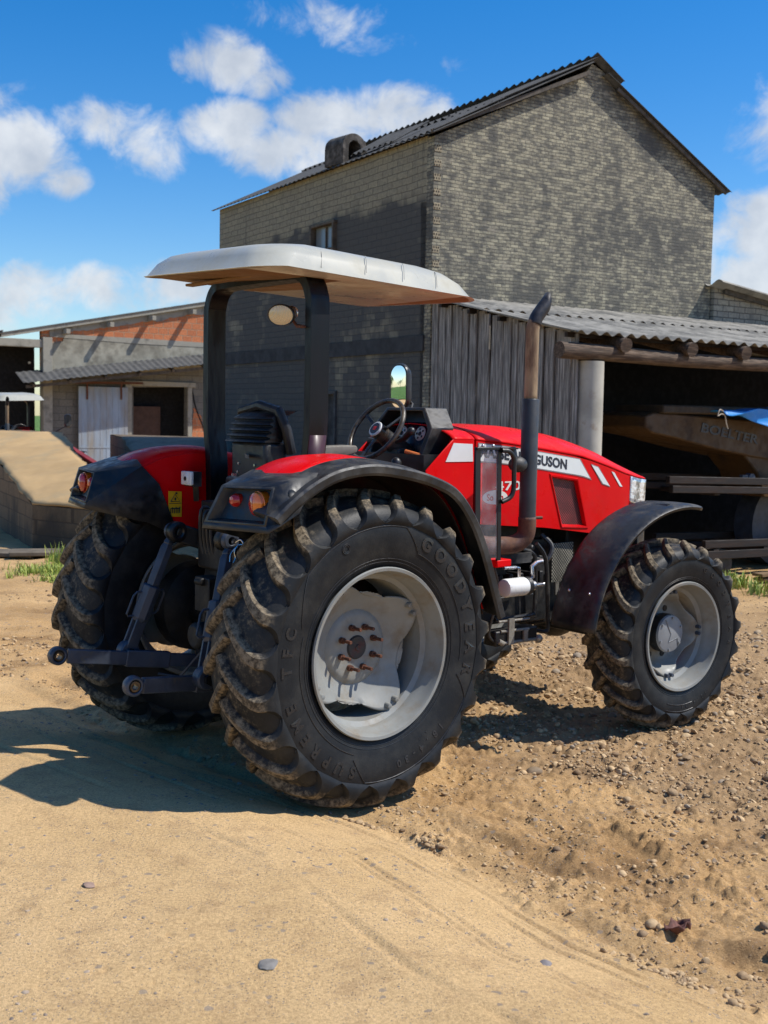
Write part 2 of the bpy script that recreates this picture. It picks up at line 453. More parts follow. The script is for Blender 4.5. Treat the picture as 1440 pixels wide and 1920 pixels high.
# --- rear fenders
FP=[(-.60,1.39),(-.52,1.455),(-.40,1.53),(-.264,1.582),(-.08,1.602),(.116,1.580),(.28,1.542),(.43,1.478),(.545,1.355),(.63,1.205),(.705,1.02),(.772,.846)]
fp=[(p.x,p.y) for p in spline([Vector((a,b,0)) for a,b in FP],54)]
def fnorm(i):
    a=fp[max(i-1,0)];b=fp[min(i+1,len(fp)-1)];d=Vector((b[0]-a[0],b[1]-a[1]));d.normalize();return (-d.y,d.x)
def fsec(i,sec):
    n=fnorm(i);x,z=fp[i];return [(x+n[0]*q,y,z+n[1]*q) for q,y in sec]
arch_shade_red=M('painted_arch_shade_red',(.045,.005,.005),.8,0,.3,6,dust=(.04,.03,.02),ds=5,dt=.5,dw=.2,bump=.3,bs=60)  # dark red with the shade under the arch painted in
def make_fender(fl):
    f=empty('rear_fender',(0,0,0),0,tr)
    b=MB(fl)
    b.loft([fsec(i,[(-.012,-1.036),(0,-1.045),(.030,-1.048),(.040,-1.038),(.064,-.905),(.058,-.885),(.040,-.885),(.028,-.92),(.020,-1.020),(-.008,-1.026)]) for i in range(len(fp))])
    b.build('edge_trim',blackplastic,f,ang=30)
    r=MB(fl);lo=next(i for i,p in enumerate(fp) if p[0]>-.47)
    r.loft([fsec(i,[(.052,-.893),(.062,-.86),(.072,-.70),(.062,-.56),(.030,-.512)]) for i in range(lo,len(fp))],False,False)
    r.build('top_panel',red,f,solid=.008,ang=50)
    w=MB(fl);top=[]
    for i in range(next(i for i,p in enumerate(fp) if p[0]>-.40),len(fp)):
        n=fnorm(i);x,z=fp[i];top.append((x+n[0]*.032,z+n[1]*.032))
    poly=[(-.335,1.475),(-.425,1.555)]+top+[(.74,.80),(.62,.80),(.40,.95),(.10,.95),(.02,.96),(-.02,1.13),(-.22,1.19)]
    w.prism(poly,-.516,-.500);w.build('inner_wall',red,f)
    li=MB(fl);li.prism([(x_*.995+.0,z_-.004) for x_,z_ in poly],-.524,-.519);li.build('arch_shade_sheet',arch_shade_red,f)  # added sheet that darkens the wheel side of the red wall
    li=MB(fl);li.loft([fsec(i,[(.010,-.905),(.030,-.86),(.040,-.70),(.030,-.56),(.010,-.528)]) for i in range(lo,len(fp))],False,False);li.build('arch_shade_sheet',arch_shade_red,f,solid=.004,ang=50)
    # lamp housing (black plastic corner)
    h=MB(fl)
    pts=[(-.705,-.60,1.372),(-.640,-.995,1.380),(-.635,-.635,1.535),(-.59,-.985,1.545),   #0 bl 1 br 2 tl 3 tr
         (-.42,-.56,1.600),(-.37,-1.0,1.605),(-.50,-1.042,1.435),(-.38,-.494,1.26),(-.19,-.494,1.17),(-.32,-.494,1.47),
         (-.715,-.60,1.345),(-.642,-1.015,1.352),(-.425,-.492,1.57),(-.60,-1.045,1.385)]
    h.add(pts,[(3,2,4,5),(2,12,4),(3,5,6),(1,3,6),(1,6,13,11),(0,1,11,10),
               (2,0,12),(12,0,9),(0,10,7),(9,0,7),(9,7,8)])
    # recessed rear face: bezel and pan
    bz=[Vector(pts[0]),Vector(pts[1]),Vector(pts[3]),Vector(pts[2])]
    c=sum(bz,Vector())/4;inn=[c+(p-c)*.90 for p in bz];dp=[p+Vector((.045,0,0)) for p in [c+(p-c)*.80 for p in bz]]
    h.add(bz+inn+dp,[(0,1,5,4),(1,2,6,5),(2,3,7,6),(3,0,4,7),(4,5,9,8),(5,6,10,9),(6,7,11,10),(7,4,8,11),(8,9,10,11)])
    h.lathe([(-1.012,.0),(-1.012,.018),(-1.004,.022),(-.99,.022)],20,(-.515,0,1.513))
    hh=h.build('lamp_housing',blackplastic,f,ang=20,solid=.003)
    for nm,cy,cz,rr,mt in (('tail_lamp',-.72,1.474,.029,redlens),('indicator_lamp',-.875,1.467,.053,amber)):
        l=MB(fl);x0=-.620+.03*(cy+.6)/-.4
        l.lathe([(x0+.045,rr*1.06),(x0-.004,rr*1.06),(x0-.006,rr),(x0-.018,rr*.93),(x0-.028,rr*.6),(x0-.031,0.001)],28,(0,cy,cz),'x')
        l.build(nm,mt,f)
        if nm=='indicator_lamp':
            l=MB(fl);e=[]
            for j in range(9):
                a=pi/2+pi*j/8 if not fl else pi/2+pi*j/8
            # red inner half of the round lamp
            rings=[]
            for (q,rr2) in ((x0-.0065,rr*1.005),(x0-.0188,rr*.935),(x0-.0290,rr*.6),(x0-.0322,.001)):
                rings.append([(q,cy+rr2*sin(pi*j/10),cz+rr2*cos(pi*j/10)) for j in range(11)])
            l.loft(rings,False,False);l.build('red_half_lens',redlens,f)
    return f
fr_=make_fender(False);MB.SQ=.84;fl_=make_fender(True);MB.SQ=1.0
st=MB();st.prism([(-.260,1.29),(-.178,1.285),(-.178,1.425),(-.260,1.43)],.4965,.4995);st.build('warning_sticker',yellow,fl_)
st=MB();tp=[(-.247,1.372),(-.191,1.370),(-.219,1.412)]
st.tube([(a,.4955,b) for a,b in tp+[tp[0]]],.0022,4);st.box((-.219,.4955,1.385),(.010,.002,.016));st.box((-.212,.4955,1.417),(.012,.002,.010))
st.box((-.219,.4955,1.361),(.075,.002,.003))
for i in range(6): st.box((-.247+i*.0112,.4955,1.318+(.006 if i%2 else 0)),(.005,.002,.034 if i%2 else .024))
st.box((-.219,.4955,1.333),(.06,.002,.006));st.build('sticker_symbols',decalk,fl_,smooth=False)
pl=MB();pl.box((-.20,.40,1.505),(.02,.105,.075));pl.lathe([(-.208,.0),(-.214,.001),(-.214,.028),(-.20,.030)],24,(0,.40,1.505),'x');plo=pl.build('plate_lamp',whiteplastic,tr,bevel=.006)
pl=MB();pl.lathe([(-.2145,.0),(-.218,.0005),(-.2165,.012),(-.21,.013)],16,(0,.40,1.503),'x');pl.box((-.165,.40,1.50),(.05,.10,.08));pl.bar((-.15,.40,1.5),(-.10,.47,1.38),.03,.03);pl.build('lamp_socket',blackplastic,plo)

# --- hood
xs=[1.245,1.4,1.6,1.8,2.0,2.2,2.35,2.5,2.62,2.74,2.84,2.91,2.945]
def HT(x): return float(np.interp(x,[1.0,1.5,1.8,2.1,2.3,2.5,2.65,2.8,2.9,2.95],[1.822,1.822,1.812,1.775,1.735,1.68,1.625,1.565,1.522,1.50]))
def HC(x): return float(np.interp(x,[1.0,1.25,1.5,1.82,2.19,2.45,2.65,2.8,2.9,2.95],[1.738,1.735,1.715,1.678,1.632,1.568,1.515,1.487,1.478,1.474]))
def HW(x): return float(np.interp(x,[1.0,2.45,2.6,2.75,2.85,2.92,2.95],[.360,.360,.356,.346,.332,.314,.285]))
def HB(x): return float(np.interp(x,[1.0,1.245,1.86,2.28,2.30,2.5],[1.25,1.25,1.20,1.145,1.05,1.0]))
hood=empty('hood',(0,0,0),0,tr)
def topsec(x):
    w,c,t=HW(x),HC(x),HT(x);o=[]
    for y,k in ((-1,0),(-.985,.10),(-.93,.26),(-.80,.50),(-.60,.74),(-.35,.92),(0,1),(.35,.92),(.60,.74),(.80,.50),(.93,.26),(.985,.10),(1,0)):
        o.append((x,y*w,c+(t-c)*k))
    return o
t=MB();X=[x for x in np.linspace(1.245,2.95,40)]
t.loft([topsec(x) for x in X],False,False)
last=topsec(2.95);t.loft([last,[(p[0]+.008,p[1]*.96,p[2]-.03) for p in last]],False,False)
t.build('top_cover',red,hood,ang=60,solid=.006)
hole=[(1.905,1.515),(2.15,1.482),(2.255,1.190),(2.02,1.205)]
for fl in (False,True):
    s=MB(fl)
    nx=[1.25,1.5,1.82,2.1,2.3,2.45]
    outer=[(x,HC(x)-.004) for x in nx]+[(2.45,1.0),(2.30,1.05),(2.29,1.145),(1.86,1.20),(1.25,1.25)]
    s.prism(outer,-.360,-.350,holes=[hole])
    s.build('side_panel',red,hood)
    s=MB(fl);cx=sum(p[0] for p in hole)/4;cz=sum(p[1] for p in hole)/4
    rg=[]
    for (k,y) in ((1.10,-.360),(1.07,-.3665),(1.0,-.3640),(.95,-.335),(.93,-.335)): rg.append([(cx+(a-cx)*k,y,cz+(b-cz)*k) for a,b in hole])
    s.loft(rg,True,False);s.build('vent_surround',red,hood,ang=30)
    s=MB(fl);s.prism([(cx+(a-cx)*.97,cz+(b-cz)*.97) for a,b in hole],-.338,-.335);s.build('vent_screen',redmesh,hood,smooth=False)
    # nose side: behind the headlight
    s=MB(fl);rows=[]
    for x in np.linspace(2.45,2.80,12):
        w=HW(x);c=HC(x)-.004
        z0=1.0 if x<2.72 else 1.0
        rows.append([(x,-w,c+(z0-c)*k) for k in np.linspace(0,1,14)])
    # the rear border of headlight and nose grille slopes
    for r_ in rows[-1:]: pass
    s.loft(rows,False,False);s.build('nose_side',red,hood)
    # headlight
    s=MB(fl);rows=[]
    for x in np.linspace(2.705,2.955,12):
        xx=min(x,2.95);c=HC(xx)-.006;b=c-.165
        rows.append([(x+.02*(1-k)*0+.0,-(HW(xx)+.004-.006*k),c+(b-c)*k) for k in np.linspace(0,1,7)])
    rows.append([(2.962,-.20,p[2]) for p in rows[-1]]);
    s.loft(rows,False,False);s.build('headlight',headm,hood,solid=.006)
    s=MB(fl);s.tube([(x,-(HW(min(x,2.95))+.003),HC(min(x,2.95))-.173) for x in np.linspace(2.705,2.955,12)]+[(2.965,-.20,HC(2.95)-.173)],.006,6)
    s.build('headlight_trim',chrome,hood)
    s=MB(fl);rows=[]
    for x in np.linspace(2.735,2.955,10):
        xx=min(x,2.95);c=HC(xx)-.178
        rows.append([(x,-(HW(xx)+.003),c+(.86-c)*k) for k in np.linspace(0,1,7)])
    rows.append([(2.965,-.12,p[2]) for p in rows[-1]]);s.loft(rows,False,False);s.build('nose_corner',blackplastic,hood,solid=.006)
    # decals
    def band(x0,x1,xb0,xb1,t0=.016,t1=.128,y=-.3635,nn=14):
        T=[(x,HC(x)-t0) for x in np.linspace(x0,x1,nn)];B=[(x,HC(x)-t1) for x in np.linspace(xb0,xb1,nn)]
        m_=MB(fl);m_.loft([[(a[0],y,a[1]) for a in T],[(a[0],y,a[1]) for a in B]],False,False);return m_
    band(1.27,2.165,1.27,2.275,.02,.118).build('stripe_decal',decalw,hood,smooth=False,solid=.001)
    band(1.262,2.172,1.262,2.292,.014,.124,-.3622).build('stripe_outline',decalg,hood,smooth=False,solid=.001)
    band(2.285,2.35,2.405,2.475,.030,.122,nn=6).build('stripe_decal',decalw,hood,smooth=False,solid=.001)
    band(2.278,2.357,2.398,2.483,.024,.127,-.3622,nn=6).build('stripe_outline',decalg,hood,smooth=False,solid=.001)
    m_=MB(fl);q=[(2.49,-.3615,1.535),(2.52,-.3610,1.527),(2.615,-.3570,1.432),(2.585,-.3585,1.436)];m_.add(q,[(0,1,2,3)]);m_.build('stripe_decal',decalw,hood,smooth=False,solid=.002)
    if not fl:
        vs,fs=text_geo('MASSEY FERGUSON',.082,.0006,.0028)
        w_=max(v[0] for v in vs)-min(v[0] for v in vs);k=(2.045-1.275)/w_
        m_=MB();m_.add([((x*k+1.66),-.3652-z,HC(x*k+1.66)-.069+y) for x,y,z in vs],fs);m_.build('hood_lettering',decalk,hood,smooth=False,fixn=False)
        vs,fs=text_geo('470',.075,.0006,.001);w_=max(v[0] for v in vs)-min(v[0] for v in vs)
        m_=MB();m_.add([(x*.215/w_+1.525,-.3622-z,1.462+y) for x,y,z in vs],fs);m_.build('model_lettering',decalw,hood,smooth=False,fixn=False)
        m_=MB();n_=32;m_.prism([(1.415+.105*cos(2*pi*i/n_),1.400+.042*sin(2*pi*i/n_)) for i in range(n_)],-.3625,-.3600);m_.build('oval_decal',decalw,hood,smooth=False)
        m_=MB()
        for tx,cx_ in (('So',1.372),('m',1.463)):
            vs,fs=text_geo(tx,.055,.0006,.001);m_.add([(x+cx_,-.3636-z,1.398+y) for x,y,z in vs],fs)
        m_.build('oval_lettering',decalr,hood,smooth=False,fixn=False)
g=MB()
g.box((2.945,0,1.18),(.03,.46,.62));g.build('nose_grille',blackplastic,hood,bevel=.01)
# cowl between hood and dash
co=empty('rear_cowl',(0,0,0),0,tr)
for fl in (False,True):
    s=MB(fl);s.prism([(1.065,1.741),(1.233,1.735),(1.236,1.25),(1.18,1.15),(.95,1.25),(.86,1.42),(.86,1.565)],-.362,-.352);s.build('side_panel',red,co,bevel=.004)
    s=MB(fl);s.prism([(1.065,1.718),(1.215,1.712),(1.222,1.612),(1.005,1.612)],-.3655,-.3640);s.build('stripe_decal',decalw,co,smooth=False)
t=MB();t.loft([topsec(x) for x in (1.06,1.1,1.15,1.2,1.233)],False,False);t.build('top_panel',red,co,ang=60,solid=.006)
t=MB();t.box((1.05,0,1.40),(.36,.66,.5));t.build('bulkhead',blackpaint,co)
# dash
ds=empty('dashboard',(0,0,0),0,tr)
o_=[(-.165,1.915),(.165,1.915),(.25,1.80),(.22,1.50),(-.22,1.50),(-.27,1.80)]
i_=[(-.150,1.895),(.150,1.895),(.222,1.79),(.19,1.53),(-.19,1.53),(-.235,1.79)]
d_=MB();rings=[]
def sh(poly,x,dz=0,kx=.22): return [(x+(z-1.915)*-kx*-1*0+ (1.915-z)*-.32,y,z+dz) for y,z in poly]
d_.loft([sh(o_,1.19),sh(o_,1.02),sh(i_,1.02),sh(i_,1.12)],True,False);d_.add(sh(i_,1.12),[tuple(range(6))]);d_.build('binnacle',blackplastic,ds,ang=25,bevel=.006)
d_=MB();
def dp(y,z,dx=-.004): return (1.12+(1.915-z)*-.32+dx,y,z)
d_.add([dp(-.16,1.83),dp(.16,1.83),dp(.16,1.60),dp(-.16,1.60)],[(0,1,2,3)]);d_.build('instrument_panel',bluegauge,ds,solid=.003)
for cy,cz,rr,nm in ((-.085,1.765,.042,'gauge'),(.075,1.765,.042,'gauge')):
    d_=MB();vs=[dp(cy+rr*cos(a),cz+rr*sin(a),-.009) for a in np.linspace(0,2*pi,25)[:-1]];d_.add(vs,[tuple(range(24))]);gg=d_.build(nm,decalw,ds,solid=.003)
    d_=MB();vs=[dp(cy+rr*.3*cos(a),cz+rr*.3*sin(a),-.013) for a in np.linspace(0,2*pi,17)[:-1]];d_.add(vs,[tuple(range(16))])
    for a in range(5): d_.add([dp(cy+rr*.62*cos(a*1.26)+e[0]*.006,cz+rr*.62*sin(a*1.26)+e[1]*.006,-.013) for e in ((-1,-1),(1,-1),(1,1),(-1,1))],[(0,1,2,3)])
    d_.build('gauge_marks',bluegauge,gg,solid=.001)
# steering wheel
sw=empty('steering_wheel',(0,0,0),0,tr)
cS=Vector((.80,0,1.785));nS=Vector((-.84,0,.54)).normalized();uS=Vector((0,1,0));wS=nS.cross(uS)
ring=[];mb=MB();n_=56
rings=[]
for i in range(n_):
    a=2*pi*i/n_;e=uS*cos(a)+wS*sin(a);c=cS+e*.198
    rings.append([c+e*.015*cos(b)+nS*.015*sin(b) for b in np.linspace(0,2*pi,11)[:-1]])
rings.append(rings[0]);mb.loft(rings,True,False);mb.build('wheel_rim',wheelrim,sw,ang=80)
mb=MB()
for a in (R(88),R(208),R(328)):
    e=uS*cos(a)+wS*sin(a);mb.bar(cS-nS*.03+e*.03,cS+e*.19,.022,.010,nS)
mb.cyl(cS-nS*.06,cS-nS*.0,.05,.045);mb.build('spoke',wheelrim,sw,bevel=.003)
mb=MB();mb.cyl(cS,cS+nS*.012,.048,.046,28);mb.build('hub_ring',whiteplastic,sw,bevel=.003)
mb=MB();mb.cyl(cS+nS*.010,cS+nS*.0145,.036,.035,28);hb_=mb.build('hub_badge',bluegauge,sw)
mb=MB()
for k in (-1,0,1): mb.bar(cS+nS*.0155+uS*.010*k-wS*.012,cS+nS*.0155+uS*.006*k+wS*.012,.006,.002,nS)
mb.build('badge_mark',decalr,sw)
mb=MB();mb.tube([cS-nS*.05,cS-nS*.2,cS-nS*.38],[.045,.06,.07],14);mb.box((.97,0,1.60),(.14,.16,.16));mb.build('steering_column',blackplastic,tr,bevel=.01)
mb=MB();p=cS-nS*.13
mb.tube([p+Vector((0,-.05,0)),p+Vector((-.0,-.12,.025)),p+Vector((-.02,-.19,.06))],[.012,.016,.02],10)
mb.sphere(p+Vector((-.02,-.2,.065)),.024);mb.tube([p+Vector((0,.05,0)),p+Vector((0,.13,.0)),p+Vector((0,.19,.0))],[.01,.012,.022],10);split(mb,'column_stalk',blackplastic,tr)
mb=MB();mb.tube([(.90,-.17,1.615),(.88,-.24,1.63)],.006,8);mb.build('control_rod',chrome,tr)
mb=MB();mb.tube([(.875,-.17,1.665),(.90,-.255,1.645)],[.012,.014],10);mb.build('hand_throttle',orangegrip,tr)
mb=MB();mb.tube([(.76,-.2,1.42),(.76,-.22,1.57)],.010,8);mb.sphere((.76,-.225,1.60),.03,sc=(1,1,1.2));mb.build('gear_lever',blackplastic,tr)
# mirror on the far side
mi=empty('mirror',(0,0,0),0,tr)
cM=Vector((1.72,.86,2.065))
a_t=YAW
want=Vector((-.985,.10,-.004)).normalized();toc=Vector((.1,-7.8,-.21)).normalized()   # world directions
nw=(want+toc).normalized()
rotM=Matrix.Rotation(-a_t,3,'Z');nM=(rotM@nw).normalized();uM=Vector((0,0,1)).cross(nM).normalized();vM=nM.cross(uM)
def rr_(w,h,r,off,n=8):
    o=[]
    for cx_,cz_,a0 in ((w-r,h-r,0),(-w+r,h-r,90),(-w+r,-h+r,180),(w-r,-h+r,270)):
        for i in range(n+1):
            a=R(a0+90*i/n);o.append(cM+uM*(cx_+r*cos(a))+vM*(cz_+r*sin(a))+nM*off)
    return o
m_=MB();m_.loft([rr_(.072,.140,.062,-.004),rr_(.075,.143,.064,.010),rr_(.086,.154,.072,.008),rr_(.090,.158,.075,-.01),rr_(.075,.14,.07,-.045)]);m_.build('mirror_case',blackplastic,mi,ang=50)
m_=MB();Rc=1.9;rg=[]
for k in np.linspace(1,.02,9):
    q=rr_(.074*k,.142*k,.063*k,0);rg.append([p+nM*(.0115-((p-cM).length_squared)/(2*Rc)) for p in q])
m_.loft(rg,True,False);m_.add(rg[-1],[tuple(range(36))]);m_.build('mirror_glass',mirror_m,mi,ang=80)
m_=MB();m_.tube([cM-nM*.03+Vector((0,0,-.05)),cM-nM*.08+Vector((0,-.05,-.12)),(1.5,.55,1.75),(1.35,.36,1.6)],.011,8);m_.build('mirror_arm',blackpaint,mi)

# --- ROPS frame and canopy
rp=empty('roll_bar',(0,0,0),0,tr)
def post(fl):
    P=[(0,.43,1.20),(0,.435,1.45),(0,.445,1.62),(0,.468,1.78),(0,.472,2.0),(0,.472,2.38),(0,.462,2.45),(0,.435,2.505),(0,.39,2.54),(0,.32,2.553),(0,.0,2.555)]
    pts=[Vector(p) for p in P];q=spline(pts,40);rings=[]
    for i,c in enumerate(q):
        t=(q[min(i+1,40)]-q[max(i-1,0)]).normalized();n=Vector((1,0,0)).cross(t).normalized()
        rings.append([c+n*.025+Vector((-.045,0,0)),c+n*.025+Vector((.068,0,0)),c-n*.025+Vector((.068,0,0)),c-n*.025+Vector((-.045,0,0))])
    m=MB(fl);m.loft(rings);return m
ropsm=M('roll_bar_black_paint',(.0035,.004,.0055),.42,0,.2,3,dust=(.011,.012,.016),ds=5,dt=.60,dw=.06,stretch=(3,3,.5),Specular_IOR_Level=.28)
worn=M('worn_maroon_paint',(.045,.016,.022),.45,0,.25,9,dust=(.16,.13,.13),ds=30,dt=.70,dw=.03,stretch=(1,1,.35))
post(True).build('post',ropsm,rp,ang=30,bevel=.005);post(False).build('post',ropsm,rp,ang=30,bevel=.005)
m=MB();m.loft([[(x,-.0245-y,z) for x,z in ((-.040,z_),(.063,z_))] for y,z_ in ((.4355,1.455),(.4465,1.62),(.4665,1.76))],False,False)
m.build('worn_paint_patch',worn,rp,solid=.002)
m=MB();m.box((.014,-.427,1.22),(.2,.10,.06));m.box((.014,.427,1.22),(.2,.10,.06));m.build('base_plate',blackpaint,rp,bevel=.004)
cn=empty('canopy',(0,0,0),0,tr)
def crr(hx0,hx1,hy,z,r,n=7,k=0.0,tap=0):
    o=[];hx1+=.10*(hx1-hx0)/1.4;hx0+=.01
    for cx_,cy_,a0,q in ((hx1-r*.8,hy-tap-r*.8,0,.8),(hx0+r,hy-r,90,1),(hx0+r,-hy+r,180,1),(hx1-r*.8,-hy+tap+r*.8,270,.8)):
        for i in range(n+1):
            a=R(a0+90*i/n);x=cx_+r*q*cos(a);y=cy_+r*q*sin(a)
            o.append((x,y,z+.035*y+(-.045*((x-.25)/.75)**2+.02*(1-(x-.25)/.75)*.5) + .012))
    return o
m=MB()
m.loft([crr(-.42,.985,.60,2.558,.15,tap=.06),crr(-.425,.99,.606,2.562,.15,tap=.06),crr(-.41,.972,.596,2.566,.15,tap=.06),crr(-.375,.93,.565,2.625,.17,tap=.06),crr(-.33,.87,.525,2.662,.19,tap=.06),crr(-.26,.80,.46,2.680,.19,tap=.06),crr(-.1,.60,.28,2.695,.15,tap=.04)])
m.build('roof_shell',canopymat,cn,ang=70)
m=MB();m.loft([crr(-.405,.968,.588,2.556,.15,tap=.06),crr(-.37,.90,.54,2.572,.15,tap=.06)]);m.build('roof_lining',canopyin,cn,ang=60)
m=MB()
for x in (-.02,.27,.53,.77):
    for sy in (-1,1):
        def pz(x,y,z): return (x,y,z+.035*y+(-.045*((x-.25)/.75)**2+.02*(1-(x-.25)/.75)*.5)+.012)
        tp_=.06*(x+.42)/1.4
        m.tube([pz(x-.03,sy*(.598-tp_),2.567),pz(x-.005,sy*(.566-tp_),2.624),pz(x+.008,sy*(.545-tp_),2.644),pz(x+.02,sy*(.522-tp_),2.658)],.0020,5)
split(m,'roof_groove',M('canopy_groove_grey',(.36,.35,.30),.5,0,.05,9),cn)
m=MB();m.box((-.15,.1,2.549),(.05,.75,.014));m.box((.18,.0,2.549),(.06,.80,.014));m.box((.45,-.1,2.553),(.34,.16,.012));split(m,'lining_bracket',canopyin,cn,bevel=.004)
wl=empty('work_lamp',(0,0,0),0,tr)
c=Vector((-.10,-.335,2.350));nv=Vector((-.93,-.30,-.22)).normalized();uu=Vector((0,0,1)).cross(nv).normalized();ww=nv.cross(uu)
def discr(r1,off,rv=.66): return [c+uu*r1*cos(a)+ww*r1*rv*sin(a)+nv*off for a in np.linspace(0,2*pi,29)[:-1]]
m=MB();m.loft([discr(.078,0),discr(.084,.012),discr(.080,.020),discr(.074,.018)],True,False);m.loft([discr(.078,0),discr(.06,-.04),discr(.03,-.06)]);m.build('lamp_body',blackplastic,wl,ang=50)
m=MB();m.loft([discr(.076,.016),discr(.05,.024),discr(.001,.027)],True,False);m.build('lamp_lens',lens,wl,ang=60)
m=MB();m.sphere(c-nv*.075,.035);m.build('lamp_back',chrome,wl)
m=MB();m.tube([c-nv*.05,c-nv*.06+Vector((.02,-.03,-.06)),(-.04,-.445,2.29)],.008,8);m.box((-.03,-.43,2.29),(.08,.05,.008));m.build('lamp_bracket',rust,wl)

# --- seat
se=empty('seat',(0,0,0),0,tr)
m=MB();rings=[]
for i in range(23):
    t_=i/22;z=1.715+.165*t_;wv=.188*(1-.12*t_**3);k=.012*(1 if i%4<2 else -1)*(1-t_**4)
    if t_>.85: wv*=1-(t_-.85)*1.1
    xr=-.085+.06*t_+ (0 if t_<.85 else (t_-.85)*.5)
    rings.append([(xr-k,-wv,z),(xr-k-.035,-wv*.6,z),(xr-k-.045,0,z),(xr-k-.035,wv*.6,z),(xr-k,wv,z),(xr+.10,wv*.95,z),(xr+.12,0,z),(xr+.10,-wv*.95,z)])
m.loft(rings);m.build('backrest',seatmat,se,ang=60)
m=MB();m.tube([(.06,-.20,1.66),(.02,-.21,1.78),(.0,-.17,1.875),(.0,0,1.905),(.0,.17,1.875),(.02,.21,1.78),(.06,.2,1.66)],.028,10);m.build('backrest_bolster',seatmat,se)
m=MB();m.box((-.02,-.02,1.615),(.14,.32,.20));m.box((.0,0,1.46),(.22,.34,.14));m.build('seat_housing',blackplastic,se,bevel=.02)
m=MB();m.box((.20,0,1.58),(.44,.46,.10));m.build('cushion',seatmat,se,bevel=.035,seg=3)
m=MB();m.box((.20,0,1.44),(.3,.3,.2));m.box((.2,0,1.31),(.4,.4,.06));m.build('seat_base',blackpaint,se,bevel=.01)
m=MB();m.bar((-.10,-.02,1.645),(-.135,-.09,1.64),.012,.02);m.build('seat_handle',armmat,se)
m=MB();
for a_,b_ in ((-.07,1.595),(.08,1.60),(-.05,1.555),(.09,1.555)): m.cyl((-.088,a_-.02,b_),(-.096,a_-.02,b_),.007,None,8)
m.box((-.092,.10,1.532),(.006,.05,.025));split(m,'seat_screw',chrome,se)
m=MB();rg=[]
for x_,z0,z1 in ((.12,1.625,1.695),(.22,1.630,1.703),(.34,1.650,1.706),(.385,1.662,1.704),(.395,1.675,1.695)): rg.append([(x_,-.33,z0),(x_,-.26,z0),(x_,-.255,(z0+z1)/2),(x_,-.26,z1),(x_,-.33,z1),(x_,-.337,(z0+z1)/2)])
m.loft(rg);m.build('armrest',armmat,se,bevel=.01,ang=60)
# --- platform and driveline
pf=MB();pf.box((.62,0,1.10),(.9,1.0,.05));pf.box((.1,0,1.16),(.5,.98,.06));pf.box((.95,-.36,.98),(.25,.30,.03));split(pf,'platform',blackpaint,tr,bevel=.01)
dr=MB();dr.box((.05,0,.82),(.62,.46,.52),top=.85);dr.box((.72,0,.78),(.85,.40,.42),top=.9);dr.box((-.05,0,1.12),(.42,.40,.16));dr.cyl((-.27,0,.72),(-.40,0,.72),.07);dr.box((-.22,0,.60),(.12,.22,.22))
dr.build('transmission',darkmetal,tr,bevel=.02)
ax=MB();ax.cyl((0,-.72,.757),(0,-.2,.757),.10,.15,24);ax.cyl((0,.72,.757),(0,.2,.757),.10,.15,24)
for e_ in (-1,1): ax.tube([(0,e_*.52,.757),(0,e_*.56,.757),(0,e_*.66,.757),(0,e_*.69,.757)],[.16,.25,.26,.20],32);ax.build('rear_axle',darkmetal,tr)  # wide dark drums added to darken the inside of the rear wheels
en=MB();en.box((1.62,0,.86),(1.0,.40,.50));en.box((1.6,0,1.14),(.95,.30,.14));en.box((1.45,-.25,.98),(.28,.12,.12));en.cyl((1.25,-.25,1.10),(1.62,-.25,1.10),.035);en.box((1.85,-.25,.72),(.25,.1,.22));en.box((1.58,-.28,.72),(.5,.14,.16))
for i in range(7): en.box((1.33+i*.09,-.27,.88),(.035,.14,.10))
en.cyl((1.9,-.20,.95),(1.9,-.30,.95),.07);en.cyl((1.42,-.28,.80),(1.42,-.34,.80),.05)
en.build('engine',darkmetal,tr,bevel=.008)
fs_=MB();fs_.box((2.32,0,.72),(.75,.34,.34));fs_.box((2.62,0,.86),(.3,.42,.34));fs_.box((2.55,0,1.1),(.7,.5,.3));fs_.build('front_frame',darkmetal,tr,bevel=.015)
fa=MB();fa.cyl((2.396,-.76,.572),(2.396,-.45,.60),.115,.08,20);fa.cyl((2.396,.76,.572),(2.396,.45,.60),.115,.08,20);fa.box((2.396,0,.60),(.2,1.0,.15));fa.sphere((2.396,0,.58),.17);fa.cyl((2.26,-.60,.52),(2.26,.60,.52),.025);fa.build('front_axle',darkmetal,tr,bevel=.01)
m=MB();m.box((2.10,-.30,.965),(.20,.012,.245));m.build('side_screen',greymesh,tr)
m=MB();m.box((2.06,-.30,.80),(.035,.010,.09));m.box((2.06,-.3,.86),(.02,.012,.06));m.build('bracket_tab',armmat,tr,bevel=.004)
m=MB()
for pth in ([(1.60,-.42,1.09),(1.69,-.42,1.06),(1.72,-.42,.99),(1.725,-.42,.72),(1.70,-.42,.685),(1.60,-.40,.68),(1.40,-.40,.68)],
            [(1.70,-.44,1.12),(1.77,-.44,1.05),(1.80,-.44,.95),(1.825,-.44,.62),(1.80,-.44,.575),(1.70,-.42,.59),(1.40,-.42,.60)]):
    m.tube(spline(pth,26),.013,8)
m.tube(spline([(1.9,-.3,1.15),(1.93,-.36,1.08),(1.86,-.38,1.0),(1.75,-.34,1.02)],14),.016,8)
m.tube(spline([(1.17,-.6,1.03),(1.22,-.58,.95),(1.30,-.5,.80),(1.30,-.45,.62),(1.35,-.45,.56)],16),.010,8)
split(m,'hydraulic_hose',blackplastic,tr)
m=MB();m.tube([(1.36,-.47,.682),(1.62,-.47,.676)],.008,8);m.tube([(1.38,-.47,.622),(1.62,-.47,.616)],.009,8);m.tube([(1.40,-.47,.552),(1.70,-.47,.545)],.010,8)
